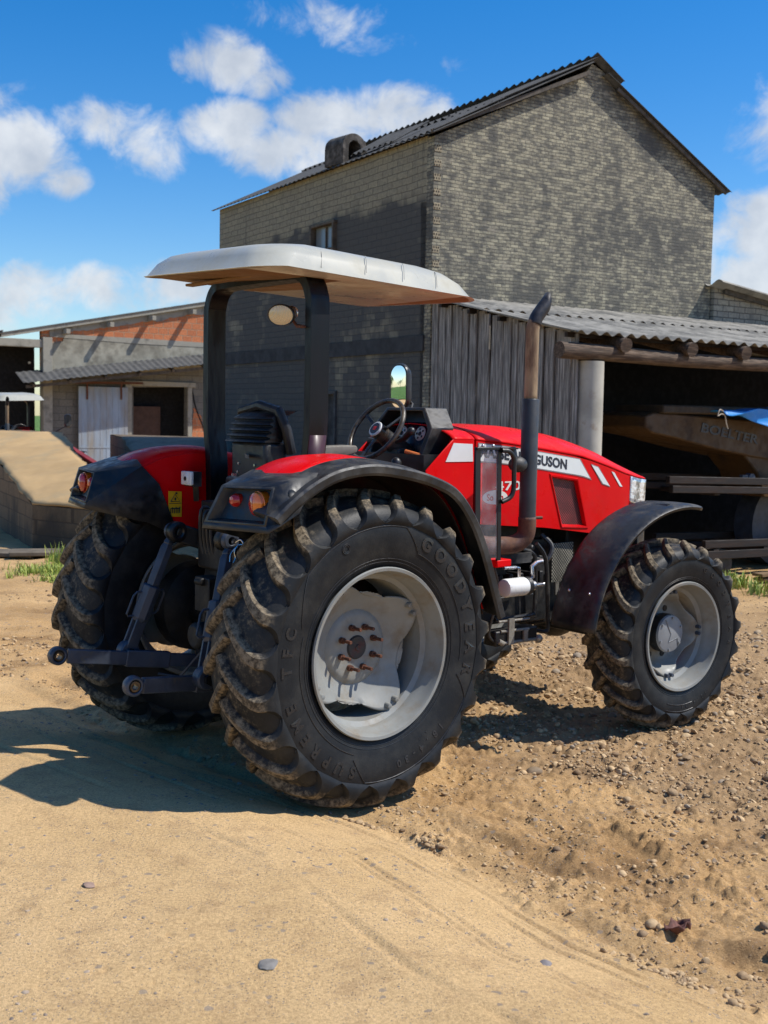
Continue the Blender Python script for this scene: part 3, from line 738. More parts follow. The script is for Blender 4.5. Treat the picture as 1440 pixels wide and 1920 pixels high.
m.box((1.455,-.482,.618),(.045,.012,.155));m.box((1.58,-.482,.585),(.035,.012,.06));m.sphere((1.71,-.47,.545),.026);m.cyl((1.40,-.47,.55),(1.36,-.47,.57),.016);split(m,'steel_pipe',M('dusty_bright_pipe',(.30,.28,.24),.45,.4,.2,20),tr)
m=MB();m.box((1.52,-.42,.58),(.36,.10,.09));m.build('linkage_block',darkmetal,tr,bevel=.01)
fi=empty('oil_filter',(0,0,0),0,tr)
m=MB();m.lathe([(1.395,.001),(1.392,.040),(1.398,.052),(1.410,.055),(1.56,.055),(1.572,.050),(1.574,.03)],32,(0,-.47,.876),'x');m.build('filter_can',whiteplastic,fi)
m=MB();m.lathe([(1.57,.03),(1.572,.054),(1.60,.055),(1.61,.03),(1.64,.028)],24,(0,-.47,.876),'x');m.build('filter_seal',blackplastic,fi)
m=MB();m.tube([(1.60,-.47,.90),(1.63,-.48,.93),(1.62,-.48,.99),(1.66,-.48,1.01),(1.71,-.48,1.015)],.014,10);m.lathe([(1.61,.03),(1.64,.030),(1.66,.015),(1.72,.010),(1.73,.012),(1.73,.001)],12,(0,-.48,.875),'x');m.tube([(1.40,-.46,.995),(1.50,-.46,.99),(1.53,-.46,.985),(1.535,-.46,.93)],.011,8);m.build('filter_fitting',chrome,fi)
m=MB();m.box((1.225,-.58,1.052),(.115,.10,.042));m.bar((1.16,-.58,1.03),(1.16,-.55,.95),.02,.02);m.build('mounting_block',red,tr,bevel=.006)
m=MB();m.cyl((1.50,-.40,1.115),(1.60,-.40,1.113),.036);m.build('yellow_cap',yellow,tr)
m=MB();m.cyl((1.42,-.40,1.115),(1.50,-.40,1.115),.042);m.cyl((1.60,-.40,1.113),(1.66,-.40,1.113),.034);m.sphere((1.69,-.41,1.09),.02);m.box((1.52,-.40,1.04),(.26,.10,.06));m.build('solenoid',blackplastic,tr)
# --- exhaust
ex=empty('exhaust',(0,0,0),0,tr)
m=MB();m.lathe([(1.285,.045),(1.278,.050),(1.97,.050),(1.978,.045)],32,(1.545,-.5,0),'z');m.build('heat_guard',heatguard,ex)
m=MB();m.tube(spline([(1.545,-.5,1.95),(1.545,-.5,2.31),(1.548,-.5,2.39),(1.563,-.504,2.435),(1.59,-.508,2.475)],30),.037,20,False);m.build('stack_pipe',exhrust,ex,solid=.003)
tip=MB();rings=[]
P_=[Vector(p) for p in spline([(1.553,-.502,2.405),(1.565,-.505,2.440),(1.585,-.508,2.468),(1.612,-.512,2.50)],10)]
for i,c_ in enumerate(P_):
    dv_=(P_[min(i+1,10)]-P_[max(i-1,0)]).normalized();u_=Vector((0,1,0)).cross(dv_).normalized();w_=dv_.cross(u_)
    k_=(i/10)**3
    rings.append([c_+(u_*cos(a)+w_*sin(a))*.0385+dv_*(k_*(.042-.052*cos(a))) for a in np.linspace(0,2*pi,25)[:-1]])
tip.loft(rings,True,False);tip.build('cut_tip',M('sooty_pipe_tip',(.04,.04,.045),.5,.5,.3,20),ex,solid=.003)
m=MB();m.tube(spline([(1.545,-.5,1.29),(1.545,-.5,1.22),(1.535,-.49,1.17),(1.49,-.47,1.135),(1.42,-.45,1.125),(1.30,-.42,1.13),(1.2,-.38,1.15)],24),.0515,18,False)
m.cyl((1.59,-.52,1.285),(1.63,-.54,1.285),.008);m.build('elbow_pipe',elbowrust,ex,solid=.003)
# --- hand rail with clear sheet
hr=empty('hand_rail',(0,0,0),0,tr)
m=MB();yb=-.62
m.bar((1.0,yb,1.69),(1.02,yb,.98),.012,.040,(1,0,0));m.bar((1.168,yb,1.69),(1.185,yb,1.06),.014,.032,(1,0,0))
m.box((1.09,yb,1.695),(.21,.03,.016));m.bar((1.15,yb,1.70),(1.42,-.50,1.69),.05,.008)
m.build('rail_frame',blackpaint,hr,bevel=.003)
m=MB();m.tube(spline([(1.17,yb-.02,1.685),(1.215,yb-.03,1.68),(1.25,yb-.035,1.645),(1.255,yb-.035,1.58),(1.255,yb-.035,1.47),(1.235,yb-.03,1.425),(1.18,yb-.02,1.40)],30),.0135,10);m.build('grab_handle',blackpaint,hr)
m=MB();m.add([(1.022,yb-.004,1.68),(1.155,yb-.004,1.68),(1.172,yb-.004,1.08),(1.036,yb-.004,1.08)],[(0,1,2,3)]);m.build('clear_sheet',sheetglass,hr,smooth=False)
m=MB();
for x_ in (1.04,1.12): m.sphere((x_,yb,1.71),.010)
split(m,'rail_bolt',chrome,hr)
m=MB();m.sphere((1.42,-.53,1.600),.052,sc=(1.25,.9,.9));m.cyl((1.40,-.52,1.64),(1.39,-.51,1.70),.02);m.build('side_lamp',blackplastic,hr)
# --- front fenders
for fl in (False,True):
    f=empty('front_fender',(2.396,.885 if fl else -.885,.572),R(-4.7),tr)
    m=MB(fl);rows=[]
    for i in range(41):
        a=R(173-91*i/40);Rf_=.815-.03*(i/40)**2
        w0,w1=-.170,.165
        sec=[(-.018,w0-.004),(-.004,w0-.010),(.004,w0),(.010,w0+.03),(.012,w0+.05),(.014,0),(.010,w1-.03),(-.004,w1)]
        k=1 if i<36 else 1-.12*((i-36)/4)**2
        rows.append([((Rf_+q)*cos(a),y*k,(Rf_+q)*sin(a)) for q,y in sec])
    m.loft(rows,False,False);m.build('mudguard_shell',blackplastic,f,solid=.006,ang=40)
    m=MB(fl)
    for y_ in (-.10,.06):
        a=R(158);m.sphere((.832*cos(a),y_,.832*sin(a)),.009)
    split(m,'mudguard_bolt',chrome,f)
    m=MB(fl);m.tube([(0,.20,.1),(-.05,.22,.5),(-.15,.15,.77)],.02,8);m.tube([(-.15,.18,.77),(-.15,-.12,.79)],.016,8);split(m,'mudguard_stay',blackpaint,f)
# --- three point linkage
tp=empty('rear_linkage',(0,0,0),0,tr)
def eye(m,c,ro,ri,w):
    m.lathe([(-w,ri),(-w,ro*.9),(-w*.7,ro),(w*.7,ro),(w,ro*.9),(w,ri)],24,c,'y',True)
for fl in (False,True):
    a=MB(fl)
    P0=Vector((-.95,-.40,.618));P1=Vector((-.05,-.26,.50))
    dd=(P1-P0).normalized();s_=P0+dd*.05
    a.bar(s_,P0+dd*.48,.028,.074);a.bar(P0+dd*.44,P1,.03,.07);a.bar(P0+dd*.36,P0+dd*.60,.040,.088)
    eye(a,P0,.047,.030,.024);ao=a.build('lower_link',greymetal,tp,bevel=.005)
    b=MB(fl);b.lathe([(-.022,.016),(-.022,.024),(-.012,.031),(.012,.031),(.022,.024),(.022,.016)],20,P0,'y',True);b.build('ball_bush',M('worn_steel_bush',(.16,.12,.08),.4,.8,.3,30),ao)
    top=Vector((-.36,-.275,1.235));bot=Vector((-.565,-.385,.60));d_=(bot-top)
    def at(t): return top+d_*t
    a=MB(fl);a.tube([at(.06),at(.10),at(.105),at(.14),at(.45)],[.020,.030,.026,.036,.036],6)
    a.tube([at(.45),at(.46),at(.72),at(.75)],[.040,.050,.048,.036],8)
    eye(a,top,.045,.02,.022)
    # forked lower end
    a.bar(at(.74)+Vector((0,.025,0)),at(.97)+Vector((0,.025,0)),.014,.06,(1,0,0));a.bar(at(.74)-Vector((0,.025,0)),at(.97)-Vector((0,.025,0)),.014,.06,(1,0,0))
    eye(a,bot,.055,.014,.034);ro_=a.build('lift_rod',greymetal,tp,ang=25,bevel=.003)
    a=MB(fl)
    for e in (-1,1):
        s0=Vector((.045*e,-.02*e*0,0))
        a.tube([at(.50)+s0*.9,at(.50)+s0*1.7,at(.53)+s0*2.0,at(.68)+s0*2.0,at(.70)+s0*1.7,at(.70)+s0*.9],.006,6)
    a.build('adjuster_handle',greymetal,ro_)
    a=MB(fl);a.cyl(bot+Vector((0,-.06,0)),bot+Vector((0,.05,0)),.018);a.cyl(bot+Vector((0,-.058,0)),bot+Vector((0,-.04,0)),.03,None,6);a.build('pin',darkmetal,ro_)
    a=MB(fl);a.bar((-.365,-.24,1.235),(.02,-.13,1.10),.04,.10);eye(a,(-.36,-.235,1.235),.055,.02,.03);a.build('lift_arm',blackpaint,tp,bevel=.01)
    a=MB(fl);a.tube([(-.22,-.17,.62),(-.20,-.165,.98)],.036,16);ho_=a.build('assist_cylinder',blackpaint,tp)
    a=MB(fl);a.tube([(-.20,-.165,.96),(-.187,-.16,1.16)],.022,14);a.build('cylinder_rod',chrome,ho_)
a=MB();p=Vector((-.365,-.32,1.235));a.tube([p,p+Vector((-.01,-.03,.01))],.012,8);a.tube(spline([p+Vector((-.01,-.03,.0)),p+Vector((.0,-.06,.015)),p+Vector((0,-.085,-.005)),p+Vector((-.01,-.06,-.01)),p+Vector((-.04,-.04,-.05)),p+Vector((-.05,-.045,-.09))],24),.0035,6)
a.tube(spline([p+Vector((-.01,-.06,-.005)),p+Vector((-.03,-.055,-.04)),p+Vector((-.028,-.06,-.07)),p+Vector((-.04,-.06,-.095))],16),.0035,6);a.build('hitch_clip',chrome,tp)
a=MB();a.bar((-.30,0,.50),(.1,0,.50),.09,.05);a.box((-.33,0,.47),(.12,.26,.04));a.box((-.30,0,.93),(.10,.14,.18));a.cyl((-.36,-.03,1.0),(-.36,.03,1.0),.02);split(a,'drawbar',darkmetal,tp,bevel=.006)
for k_ in range(4):
    a=MB();y_=.02+.035*k_;a.tube(spline([(-.18,y_,1.33),(-.27,y_+.01,1.30+.02*k_),(-.26,y_+.02,1.15),(-.20,y_*.6,1.02)],14),.009,7);a.cyl((-.17,y_,1.33),(-.24,y_,1.325),.015);a.build('remote_hose',blackplastic,tp)
a=MB();a.box((-.10,.16,1.33),(.14,.30,.12));a.build('valve_block',darkmetal,tp,bevel=.008)
a=MB();a.tube([(-.24,-.14,.62),(-.30,-.30,.44),(-.40,-.36,.46)],.008,6);a.tube([(-.24,.14,.62),(-.30,.30,.44),(-.40,.36,.46)],.008,6);split(a,'check_chain',greymetal,tp)
# ------------------------------------------------------------------ SETTING MATERIALS
def brickmat(name,c1,c2,mort,bw,bh,stain=None,st=(.45,.62),ss=.9,bump=.6,msize=.010,streak=True,zfade=None,mott=False):
    m,nt=newmat(name);g=N(nt);c=g.coords('Object')
    s=g.n('ShaderNodeSeparateXYZ');g.set(s,0,c);cb=g.n('ShaderNodeCombineXYZ')
    wob=g.math('MULTIPLY',g.math('SUBTRACT',g.noise(c,1.3,3),.5),.045)
    wob2=g.math('MULTIPLY',g.math('SUBTRACT',g.noise(c,9,2),.5),.012)
    g.set(cb,0,g.math('ADD',s.outputs[0],s.outputs[1]));g.set(cb,1,g.math('ADD',g.math('ADD',s.outputs[2],wob),wob2))
    b=g.n('ShaderNodeTexBrick',{'Scale':1.0,'Mortar Size':msize,'Mortar Smooth':.35,'Bias':0.0,'Brick Width':bw,'Row Height':bh})
    g.set(b,'Vector',cb);g.set(b,'Color1',c1);g.set(b,'Color2',c2);g.set(b,'Mortar',mort)
    col=b.outputs['Color'];fac=b.outputs['Fac']
    fine=g.noise(c,24,8,.7)
    col=g.mix(.6,col,g.mix(g.ramp(fine,.25,.75),(.45,.45,.45),(1.35,1.32,1.25)),'MULTIPLY')
    # a second brick pattern scatters brick-shaped bare/dark patches
    b2=g.n('ShaderNodeTexBrick',{'Scale':1.0,'Mortar Size':0.0,'Bias':-.2,'Brick Width':bw,'Row Height':bh});g.set(b2,'Vector',cb)
    g.set(b2,'Color1',(0,0,0));g.set(b2,'Color2',(1,1,1))
    if stain:
        cs=g.n('ShaderNodeMapping');cs.inputs['Scale'].default_value=(1,1,.55);g.set(cs,'Vector',c)
        n=g.noise(cs.outputs[0],ss,10,.62,.4);bb=g.math('MULTIPLY',g.math('SUBTRACT',b2.outputs['Color'],.5),.12)
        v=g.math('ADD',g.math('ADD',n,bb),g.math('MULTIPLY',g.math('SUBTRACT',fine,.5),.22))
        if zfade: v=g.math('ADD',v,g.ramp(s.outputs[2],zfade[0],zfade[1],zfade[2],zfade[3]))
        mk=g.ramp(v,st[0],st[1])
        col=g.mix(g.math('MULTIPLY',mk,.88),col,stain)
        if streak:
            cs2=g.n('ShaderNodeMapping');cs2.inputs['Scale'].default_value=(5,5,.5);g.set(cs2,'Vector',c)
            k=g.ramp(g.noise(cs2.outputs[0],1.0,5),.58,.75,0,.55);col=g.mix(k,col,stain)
    if mott:
        cm=g.n('ShaderNodeMapping');cm.inputs['Scale'].default_value=(7,7,12);g.set(cm,'Vector',c)
        q=g.ramp(g.noise(cm.outputs[0],1.0,5,.65),.42,.60);col=g.mix(g.math('MULTIPLY',q,.74),col,(.082,.080,.072))
        q=g.ramp(g.noise(cm.outputs[0],.55,3,.6),.58,.70);col=g.mix(g.math('MULTIPLY',q,.35),col,(.50,.44,.33))
    h=g.math('ADD',g.math('MULTIPLY',fac,-1.0),g.math('MULTIPLY',fine,.8))
    g.out(col,.9,0,g.bump(h,bump,.012));return m
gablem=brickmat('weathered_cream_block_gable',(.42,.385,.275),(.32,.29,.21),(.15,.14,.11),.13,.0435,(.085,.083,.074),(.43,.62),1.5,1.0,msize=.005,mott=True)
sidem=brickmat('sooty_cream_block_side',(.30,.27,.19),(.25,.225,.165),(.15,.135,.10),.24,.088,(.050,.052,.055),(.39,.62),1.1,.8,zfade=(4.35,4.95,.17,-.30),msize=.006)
annexm=brickmat('pale_block_annex',(.36,.33,.26),(.30,.27,.22),(.13,.12,.10),.24,.088,(.14,.13,.11),(.5,.75),1.2,.5)
quoinm=brickmat('hollow_block_ends',(.05,.035,.025),(.04,.03,.02),(.33,.28,.19),.036,.040,None,bump=.5,msize=.010)
orangem=brickmat('bare_orange_block',(.56,.20,.085),(.44,.15,.065),(.34,.24,.16),.30,.19,None,bump=.6,msize=.012)
greyblock=brickmat('grey_block_wall',(.19,.18,.155),(.15,.145,.13),(.10,.095,.085),.40,.20,(.10,.095,.085),(.5,.75),1.0,.4)
rampside=brickmat('muddy_brown_block',(.17,.12,.07),(.13,.095,.055),(.07,.05,.03),.40,.20,(.035,.030,.022),(.46,.66),1.3,.5,zfade=(0,.8,.14,-.05))
concrete=M('rough_grey_concrete',(.36,.34,.28),.85,0,.18,3,dust=(.16,.15,.125),ds=3,dt=.56,dw=.16,bump=.4,bs=26)
plaster=M('rough_cast_plaster',(.36,.34,.27),.9,0,.15,2,dust=(.17,.155,.12),ds=2.2,dt=.52,dw=.15,bump=1.0,bs=5)
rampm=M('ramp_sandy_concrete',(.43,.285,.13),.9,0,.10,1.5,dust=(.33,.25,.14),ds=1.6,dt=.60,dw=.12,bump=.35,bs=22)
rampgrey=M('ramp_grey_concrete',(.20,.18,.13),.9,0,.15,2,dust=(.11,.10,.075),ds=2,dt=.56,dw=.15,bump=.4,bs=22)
fibre=M('aged_fibre_cement_sheet',(.31,.29,.245),.85,0,.16,4,dust=(.13,.125,.11),ds=2.2,dt=.54,dw=.12,bump=.5,bs=30,stretch=(1,1,1))
fibredark=M('dark_lichened_fibre_cement',(.10,.098,.092),.9,0,.2,4,dust=(.045,.044,.042),ds=4,dt=.54,dw=.12,bump=.4,bs=30)
plankm=M('silvered_weathered_boards',(.30,.28,.255),.85,0,.5,7,dust=(.12,.11,.10),ds=5,dt=.54,dw=.14,bump=.6,bs=26,stretch=(9,9,.45))
logm=M('brown_rough_log',(.12,.082,.055),.85,0,.4,9,dust=(.05,.032,.022),ds=6,dt=.55,dw=.15,bump=.7,bs=22,stretch=(.6,6,6))
beamwood=M('red_brown_timber',(.011,.006,.004),.7,0,.3,5,dust=(.03,.016,.01),ds=5,dt=.58,dw=.15,bump=.4,bs=30,stretch=(.5,4,4))
whitedoor=M('pale_blue_white_door',(.27,.33,.40),.55,0,.10,3,dust=(.26,.24,.21),ds=1.2,dt=.55,dw=.16,stretch=(2.5,1,.5))
darkvoid=M('painted_shade_black',(.006,.0065,.007),.95,0,.2,4)  # near black painted in for the deep shade inside openings
framewood=M('old_timber_frame',(.085,.068,.05),.8,0,.3,9,bump=.3)
winglass=newmat('dull_window_pane');_g=N(winglass[1]);_g.out((.17,.20,.22),.2,0);winglass=winglass[0]
headeryellow=M('ochre_machine_paint',(.075,.038,.010),.6,0,.10,3,dust=(.028,.015,.008),ds=3,dt=.58,dw=.15)
tarp=M('blue_tarpaulin',(.01,.22,.62),.5,0,.06,6,bump=.3,bs=14)
# ------------------------------------------------------------------ geometry helpers for sheets
def corr(mb,o,S,T,ls,lt,per=.177,amp=.025,th=.006,seg=8,nl=6,sag=0,phase=0):
    """corrugated sheet: o corner, S slope direction (straight), T across the waves"""
    o=Vector(o);S=Vector(S).normalized();T=Vector(T).normalized();Nn=S.cross(T).normalized()
    if Nn.z<0:Nn=-Nn
    nt_=max(2,int(lt/per*seg));top=[];bot=[]
    for i in range(nl+1):
        a=[];b=[]
        for j in range(nt_+1):
            u=lt*j/nt_;h=amp*sin(2*pi*u/per+phase)-sag*sin(pi*i/nl)
            p=o+S*(ls*i/nl)+T*u+Nn*h;a.append(p);b.append(p-Nn*th)
        top.append(a);bot.append(b)
    w=nt_+1;vs=[p for r in top for p in r]+[p for r in bot for p in r];K=w*(nl+1);fs=[]
    for i in range(nl):
        for j in range(w-1):
            q=(i*w+j,i*w+j+1,(i+1)*w+j+1,(i+1)*w+j);fs.append(q);fs.append(tuple(x+K for x in q[::-1]))
    for j in range(w-1):
        fs.append((j,j+K,j+1+K,j+1));fs.append((nl*w+j,nl*w+j+1,nl*w+j+1+K,nl*w+j+K))
    for i in range(nl):
        fs.append((i*w,(i+1)*w,(i+1)*w+K,i*w+K));fs.append((i*w+w-1,i*w+w-1+K,(i+1)*w+w-1+K,(i+1)*w+w-1))
    return mb.add(vs,fs)
# ------------------------------------------------------------------ BRICK BUILDING
BYAW=R(32.168);BO=(.535,14.2725,0)
bd=empty('brick_building',BO,BYAW,label='tall weathered cream block building with a gable roof behind the red tractor',cat='building')
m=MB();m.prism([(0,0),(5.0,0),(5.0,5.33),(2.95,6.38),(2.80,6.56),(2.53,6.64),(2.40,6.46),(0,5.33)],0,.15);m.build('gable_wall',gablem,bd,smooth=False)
# pierced block ends up the corner, every second course
m=MB()
for i in range(30):
    z=2.9+i*.176
    if z<5.25: m.box((.056+RNG.uniform(-.004,.004),-.001,z),(.105,.010,.086))
split(m,'quoin_block',quoinm,bd,smooth=False,bevel=.004)
sw_=MB()
win=[(2.45,4.25),(3.07,4.25),(3.07,4.60),(2.45,4.60)]
vent=[(.14,4.43),(.27,4.43),(.27,4.56),(.14,4.56)]
dr_=[(2.36,.02),(2.74,.02),(2.74,2.17),(2.36,2.17)]
sw_.prism([(0.15,0),(6.49,0),(6.49,5.36),(0.15,5.36)],0,-.15,holes=[win,dr_,vent]);
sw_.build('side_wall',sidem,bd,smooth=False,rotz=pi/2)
m=MB();m.box((3.3,.012,2.80),(6.35,.03,.20));m.build('ring_beam',M('sooty_concrete_band',(.038,.040,.043),.9,0,.2,4,bump=.4,bs=20),bd,rotz=pi/2)
wf=MB();
for c_,s_ in (((2.76,.012,4.615),(.74,.10,.04)),((2.76,.012,4.235),(.74,.12,.04)),((2.43,.012,4.425),(.04,.10,.35)),((3.09,.012,4.425),(.04,.10,.35))): wf.box(c_,s_)
wf_=wf.build('window',framewood,bd,rotz=pi/2,bevel=.004)
m=MB();m.box((2.61,-.05,4.425),(.31,.02,.34));m.box((2.92,-.04,4.425),(.31,.02,.34));split(m,'pane',winglass,wf_,smooth=False)
m=MB();m.box((2.765,-.035,4.425),(.03,.03,.34));m.build('mullion',framewood,wf_)
m=MB();m.box((2.55,-.08,1.10),(.38,.03,2.14));m.box((2.35,.008,1.1),(.05,.05,2.16));m.box((2.75,.008,1.1),(.05,.05,2.16));m.box((2.55,.008,2.20),(.46,.05,.05));m.build('narrow_door',M('dark_grey_timber_door',(.06,.06,.06),.8,0,.3,8),bd,rotz=pi/2,bevel=.004)
m=MB();m.box((4.93,3.25,2.65),(.15,6.2,5.3));m.box((2.5,6.42,2.65),(4.9,.15,5.3));split(m,'rear_wall',sidem,bd,smooth=False)
rf=MB()
sl=math.sqrt(2.72**2+1.36**2)
corr(rf,(-.10,-.13,5.345),(2.72,0,1.36),(0,1,0),sl*.94,6.75,amp=.008,per=.14)
corr(rf,(5.22,-.13,5.255),(-2.55,0,1.30),(0,1,0),2.80,6.75,amp=.010,per=.14)
rf.build('roof',fibredark,bd,ang=50)
rf=MB()
corr(rf,(.95,-.11,5.90),(1.62,0,.80),(0,1,0),1.83,1.3,phase=1)
corr(rf,(1.6,1.25,6.22),(.95,0,.42),(0,1,0),1.04,5.3,phase=1)
corr(rf,(3.02,-.12,6.455),(-.50,0,.285),(0,1,0),.58,6.7,phase=1)
corr(rf,(-.08,-.12,5.375),(1.2,0,.62),(0,1,-.012),1.2,1.3,phase=.5,amp=.014,per=.14)
corr(rf,(.05,1.05,5.47),(1.0,0.05,.60),(0,1,.02),.7,1.1,phase=.2,amp=.014,per=.14)
split(rf,'ridge_sheet',fibredark,bd,ang=50)
m=MB();m.bar((-.1,-.085,5.355),(2.42,-.085,6.49),.03,.05);m.bar((2.93,-.085,6.36),(5.15,-.085,5.235),.03,.05)
for k in range(6):
    z=5.40+k*.22;x=.08+k*.44;m.box((x,3.35,z-.09),(.05,6.3,.07));m.box((5-x,3.35,z-.13),(.05,6.3,.07))
split(m,'roof_timber',framewood,bd)
# smoke outlet on the roof
pr=[(-.235,0),(.235,0)]+[(.235*cos(a),.27+.21*sin(a)) for a in np.linspace(0,pi,13)]
hl=[(-.12,.05),(.12,.05)]+[(.12*cos(a),.26+.11*sin(a)) for a in np.linspace(0,pi,9)]
mm=MB();mm.prism(pr,-.2,.22,holes=[hl]);
for i in range(len(mm.v)):
    x,y,z=mm.v[i];mm.v[i]=(x,y,z)
co_=mm.build('smoke_outlet',M('sooty_mortar_outlet',(.13,.115,.10),.95,0,.35,7,dust=(.04,.035,.03),ds=9,dt=.5,dw=.15,bump=.9,bs=16),bd,loc=(.14,2.42,5.38),rotz=R(8),bevel=.02)
co_.scale=(.92,1,.92);mm=MB();mm.box((0,.10,.2),(.24,.02,.36));mm.build('flue_back',darkvoid,co_)
# ------------------------------------------------------------------ LEAN-TO SHED
ld=empty('open_shed',BO,BYAW,label='open-fronted shed with wavy grey roof, board side and log beams on the right',cat='shed')
rz0,rz1=3.36,2.775
rf=MB();Sx=Vector((0,-2.87,rz1-rz0));half=Sx.length/2+.09
corr(rf,(-.14,-.0-2.87/2+.16,(rz0+rz1)/2+.052),(0,2.87,rz0-rz1),(1,0,0),half-.12,8.3,nl=3,sag=-.008,amp=.017)
corr(rf,(-.14,-2.90,rz1),(0,2.87,rz0-rz1),(1,0,0),half,8.3,nl=4,sag=.012,amp=.021)
rf.box((-.135,-1.45,3.075),(.05,2.9,.012),Matrix.Rotation(math.atan2(rz0-rz1,2.87),3,'X'))
rf.build('corrugated_roof',fibre,ld,ang=60)
m=MB();y=0.0;i=0;bdm=random.Random(11)
m=MB()
y=-.02
while y>-2.72:
    w=bdm.uniform(.11,.19);zt=rz0+(rz1-rz0)*(-y/2.87)-.05
    m.box((bdm.uniform(-.012,.012)+.02,y-w/2,zt/2),(.024,w-.008,zt+bdm.uniform(-.03,.02)),Matrix.Rotation(bdm.uniform(-.012,.012),3,'X'))
    if bdm.random()<.55: m.box((-.008,y-w+.0,zt/2),(.018,.045,zt-.1))
    y-=w
m.build('board_wall',plankm,ld,smooth=False,bevel=.002)
m=MB();m.cyl((.205,-2.72,0),(.205,-2.72,2.49),.158,.150,28);m.build('concrete_column',M('pale_stained_concrete',(.40,.38,.32),.85,0,.12,4,dust=(.25,.17,.11),ds=3.2,dt=.66,dw=.10,bump=.25,bs=40),ld)
m=MB();m.cyl((5.2,-2.72,0),(5.2,-2.72,2.49),.158,.150,24);m.build('concrete_column',concrete,ld)
m=MB();m.tube(spline([(-.30,-2.80,2.585),(.4,-2.79,2.58),(1.5,-2.77,2.56),(3,-2.78,2.56),(5,-2.79,2.57),(8.1,-2.8,2.6)],20),[.088-.0008*i for i in range(21)],14);m.build('log_beam',logm,ld)
for x_ in (.62,1.62,2.5,3.5,4.5,5.5,6.6):
    m=MB();m.tube([(x_+.08,-.05,3.22),(x_+.02,-1.5,2.95),(x_-.10,-2.93,2.665)],[.06,.07,.078],14);m.build('log_rafter',logm,ld)
m=MB()
for k in range(5):
    yy=-.35-k*.58;m.box((4.0,yy,rz0+(rz1-rz0)*(-yy/2.87)-.055),(8.2,.05,.05))
split(m,'batten',beamwood,ld)
m=MB();m.box((4.1,.0-.03,1.6),(8.0,.03,3.2));m.box((8.05,-1.4,1.4),(.06,2.8,2.8));m.build('inner_shade_panel',darkvoid,ld,smooth=False)  # dark panels standing in for the shade at the back of the shed
# annex on the right
an=empty('annex_building',BO,BYAW,label='low pale block annex with a corrugated eave at the right end of the gable',cat='building')
m=MB();m.prism([(5.02,2.9),(8.6,2.9),(8.6,3.42),(5.02,3.86)],-.06,.10);m.box((8.5,.1,1.5),(.15,.16,2.8));m.build('annex_wall',annexm,an,smooth=False)
rf=MB();corr(rf,(8.8,-.34,3.435),(-3.9,0,.475),(0,1,0),3.95,1.6,per=.34,amp=.04);rf.build('annex_roof',fibre,an,ang=60)
m=MB();m.box((6.9,-.12,3.60),(3.5,.05,.07),Matrix.Rotation(R(6.9),3,'Y'));m.build('annex_timber',framewood,an)
# ------------------------------------------------------------------ things in the shed
hd=empty('harvester_header',BO,BYAW,label='long dusty ochre farm machine body with black lettering parked in the dark shed',cat='farm machine')
m=MB();m.loft([[(x,-2.35,zt),(x,-1.5,zt+.02),(x,-1.5,zb),(x,-2.35,zb)] for x,zt,zb in ((1.42,1.93,1.80),(1.55,1.97,1.73),(1.9,1.965,1.68),(2.6,1.93,1.55),(3.3,1.905,1.45),(4.2,1.87,1.35),(5.6,1.8,1.2))]);m.build('body_panel',headeryellow,hd,bevel=.02,ang=30)
m=MB();m.box((3.55,-2.0,2.015),(3.8,.8,.10));m.build('top_cover',M('dark_brown_machine_top',(.05,.035,.02),.8,0,.2,6),hd,bevel=.02)
m=MB();m.prism([(3.1,1.52),(4.6,1.45),(4.6,.9),(3.55,.95),(3.42,1.25)],-2.32,-1.7);m.build('end_panel',headeryellow,hd,bevel=.02)
vs,fs=text_geo('BOELTER',.20,.002,.005,shear=.15);wd_=max(v[0] for v in vs)-min(v[0] for v in vs)
m=MB();m.add([(2.83+x*1.02/wd_,-2.356-z,1.735-(x*1.02/wd_)*.14+y*.78) for x,y,z in vs],fs);m.build('machine_lettering',decalk,hd,smooth=False,fixn=False)
m=MB();m.cyl((3.25,-2.38,1.19),(3.25,-2.30,1.19),.06);m.box((3.12,-2.36,1.185),(.10,.05,.10));m.cyl((4.3,-2.0,.55),(4.3,-1.7,.55),.55,None,28);m.cyl((5.4,-2.0,.55),(5.4,-1.7,.55),.55,None,28);m.build('machine_wheel',greymetal,hd)
tb=empty('timber_trailer',BO,BYAW,label='dark red-brown timber trailer bed standing under the ochre machine in the shed',cat='trailer')
m=MB();
for (x0,z0,x1,z1,h) in ((1.66,1.20,5.5,1.10,.085),(1.72,1.09,5.5,.99,.085),(2.3,.42,5.5,.36,.09),(2.2,.29,5.5,.24,.10)): m.bar((x0,-2.5,z0),(x1,-2.5,z1),.06,h);m.bar((x0+.1,-1.6,z0),(x1,-1.6,z1),.06,h)
split(m,'side_board',beamwood,tb,bevel=.006)
m=MB()
for x_ in (2.5,3.4,4.3,5.2): m.box((x_,-2.05,.30),(.09,.95,.10));m.box((x_,-2.05,1.03),(.09,.9,.06))
split(m,'cross_bearer',beamwood,tb,bevel=.006)
m=MB()
for x_ in (2.7,4.7):
    for y_ in (-2.45,-1.65): m.cyl((x_,y_,.17),(x_,y_+.08,.17),.17,None,20)
split(m,'small_wheel',blackplastic,tb)
m=MB();n1,n2=26,8;rows=[]
for i in range(n1+1):
    u=i/n1;r_=[]
    for j in range(n2+1):
        w_=j/n2;dr0=.03+.17*min(1,u*2.2)*(1-.35*sin(u*9))
        r_.append((2.37+u*1.9,-2.62-.05*sin(u*11+w_*2)*w_-.03*w_,2.0+.09*u-dr0*w_+.012*sin(u*23+w_*4)))
    r2=[(2.37+u*1.9,-2.60+.5*k/3*min(1,.3+u),2.0+.09*u+.015*sin(u*17+k)) for k in (3,2,1)]
    rows.append(r2+r_)
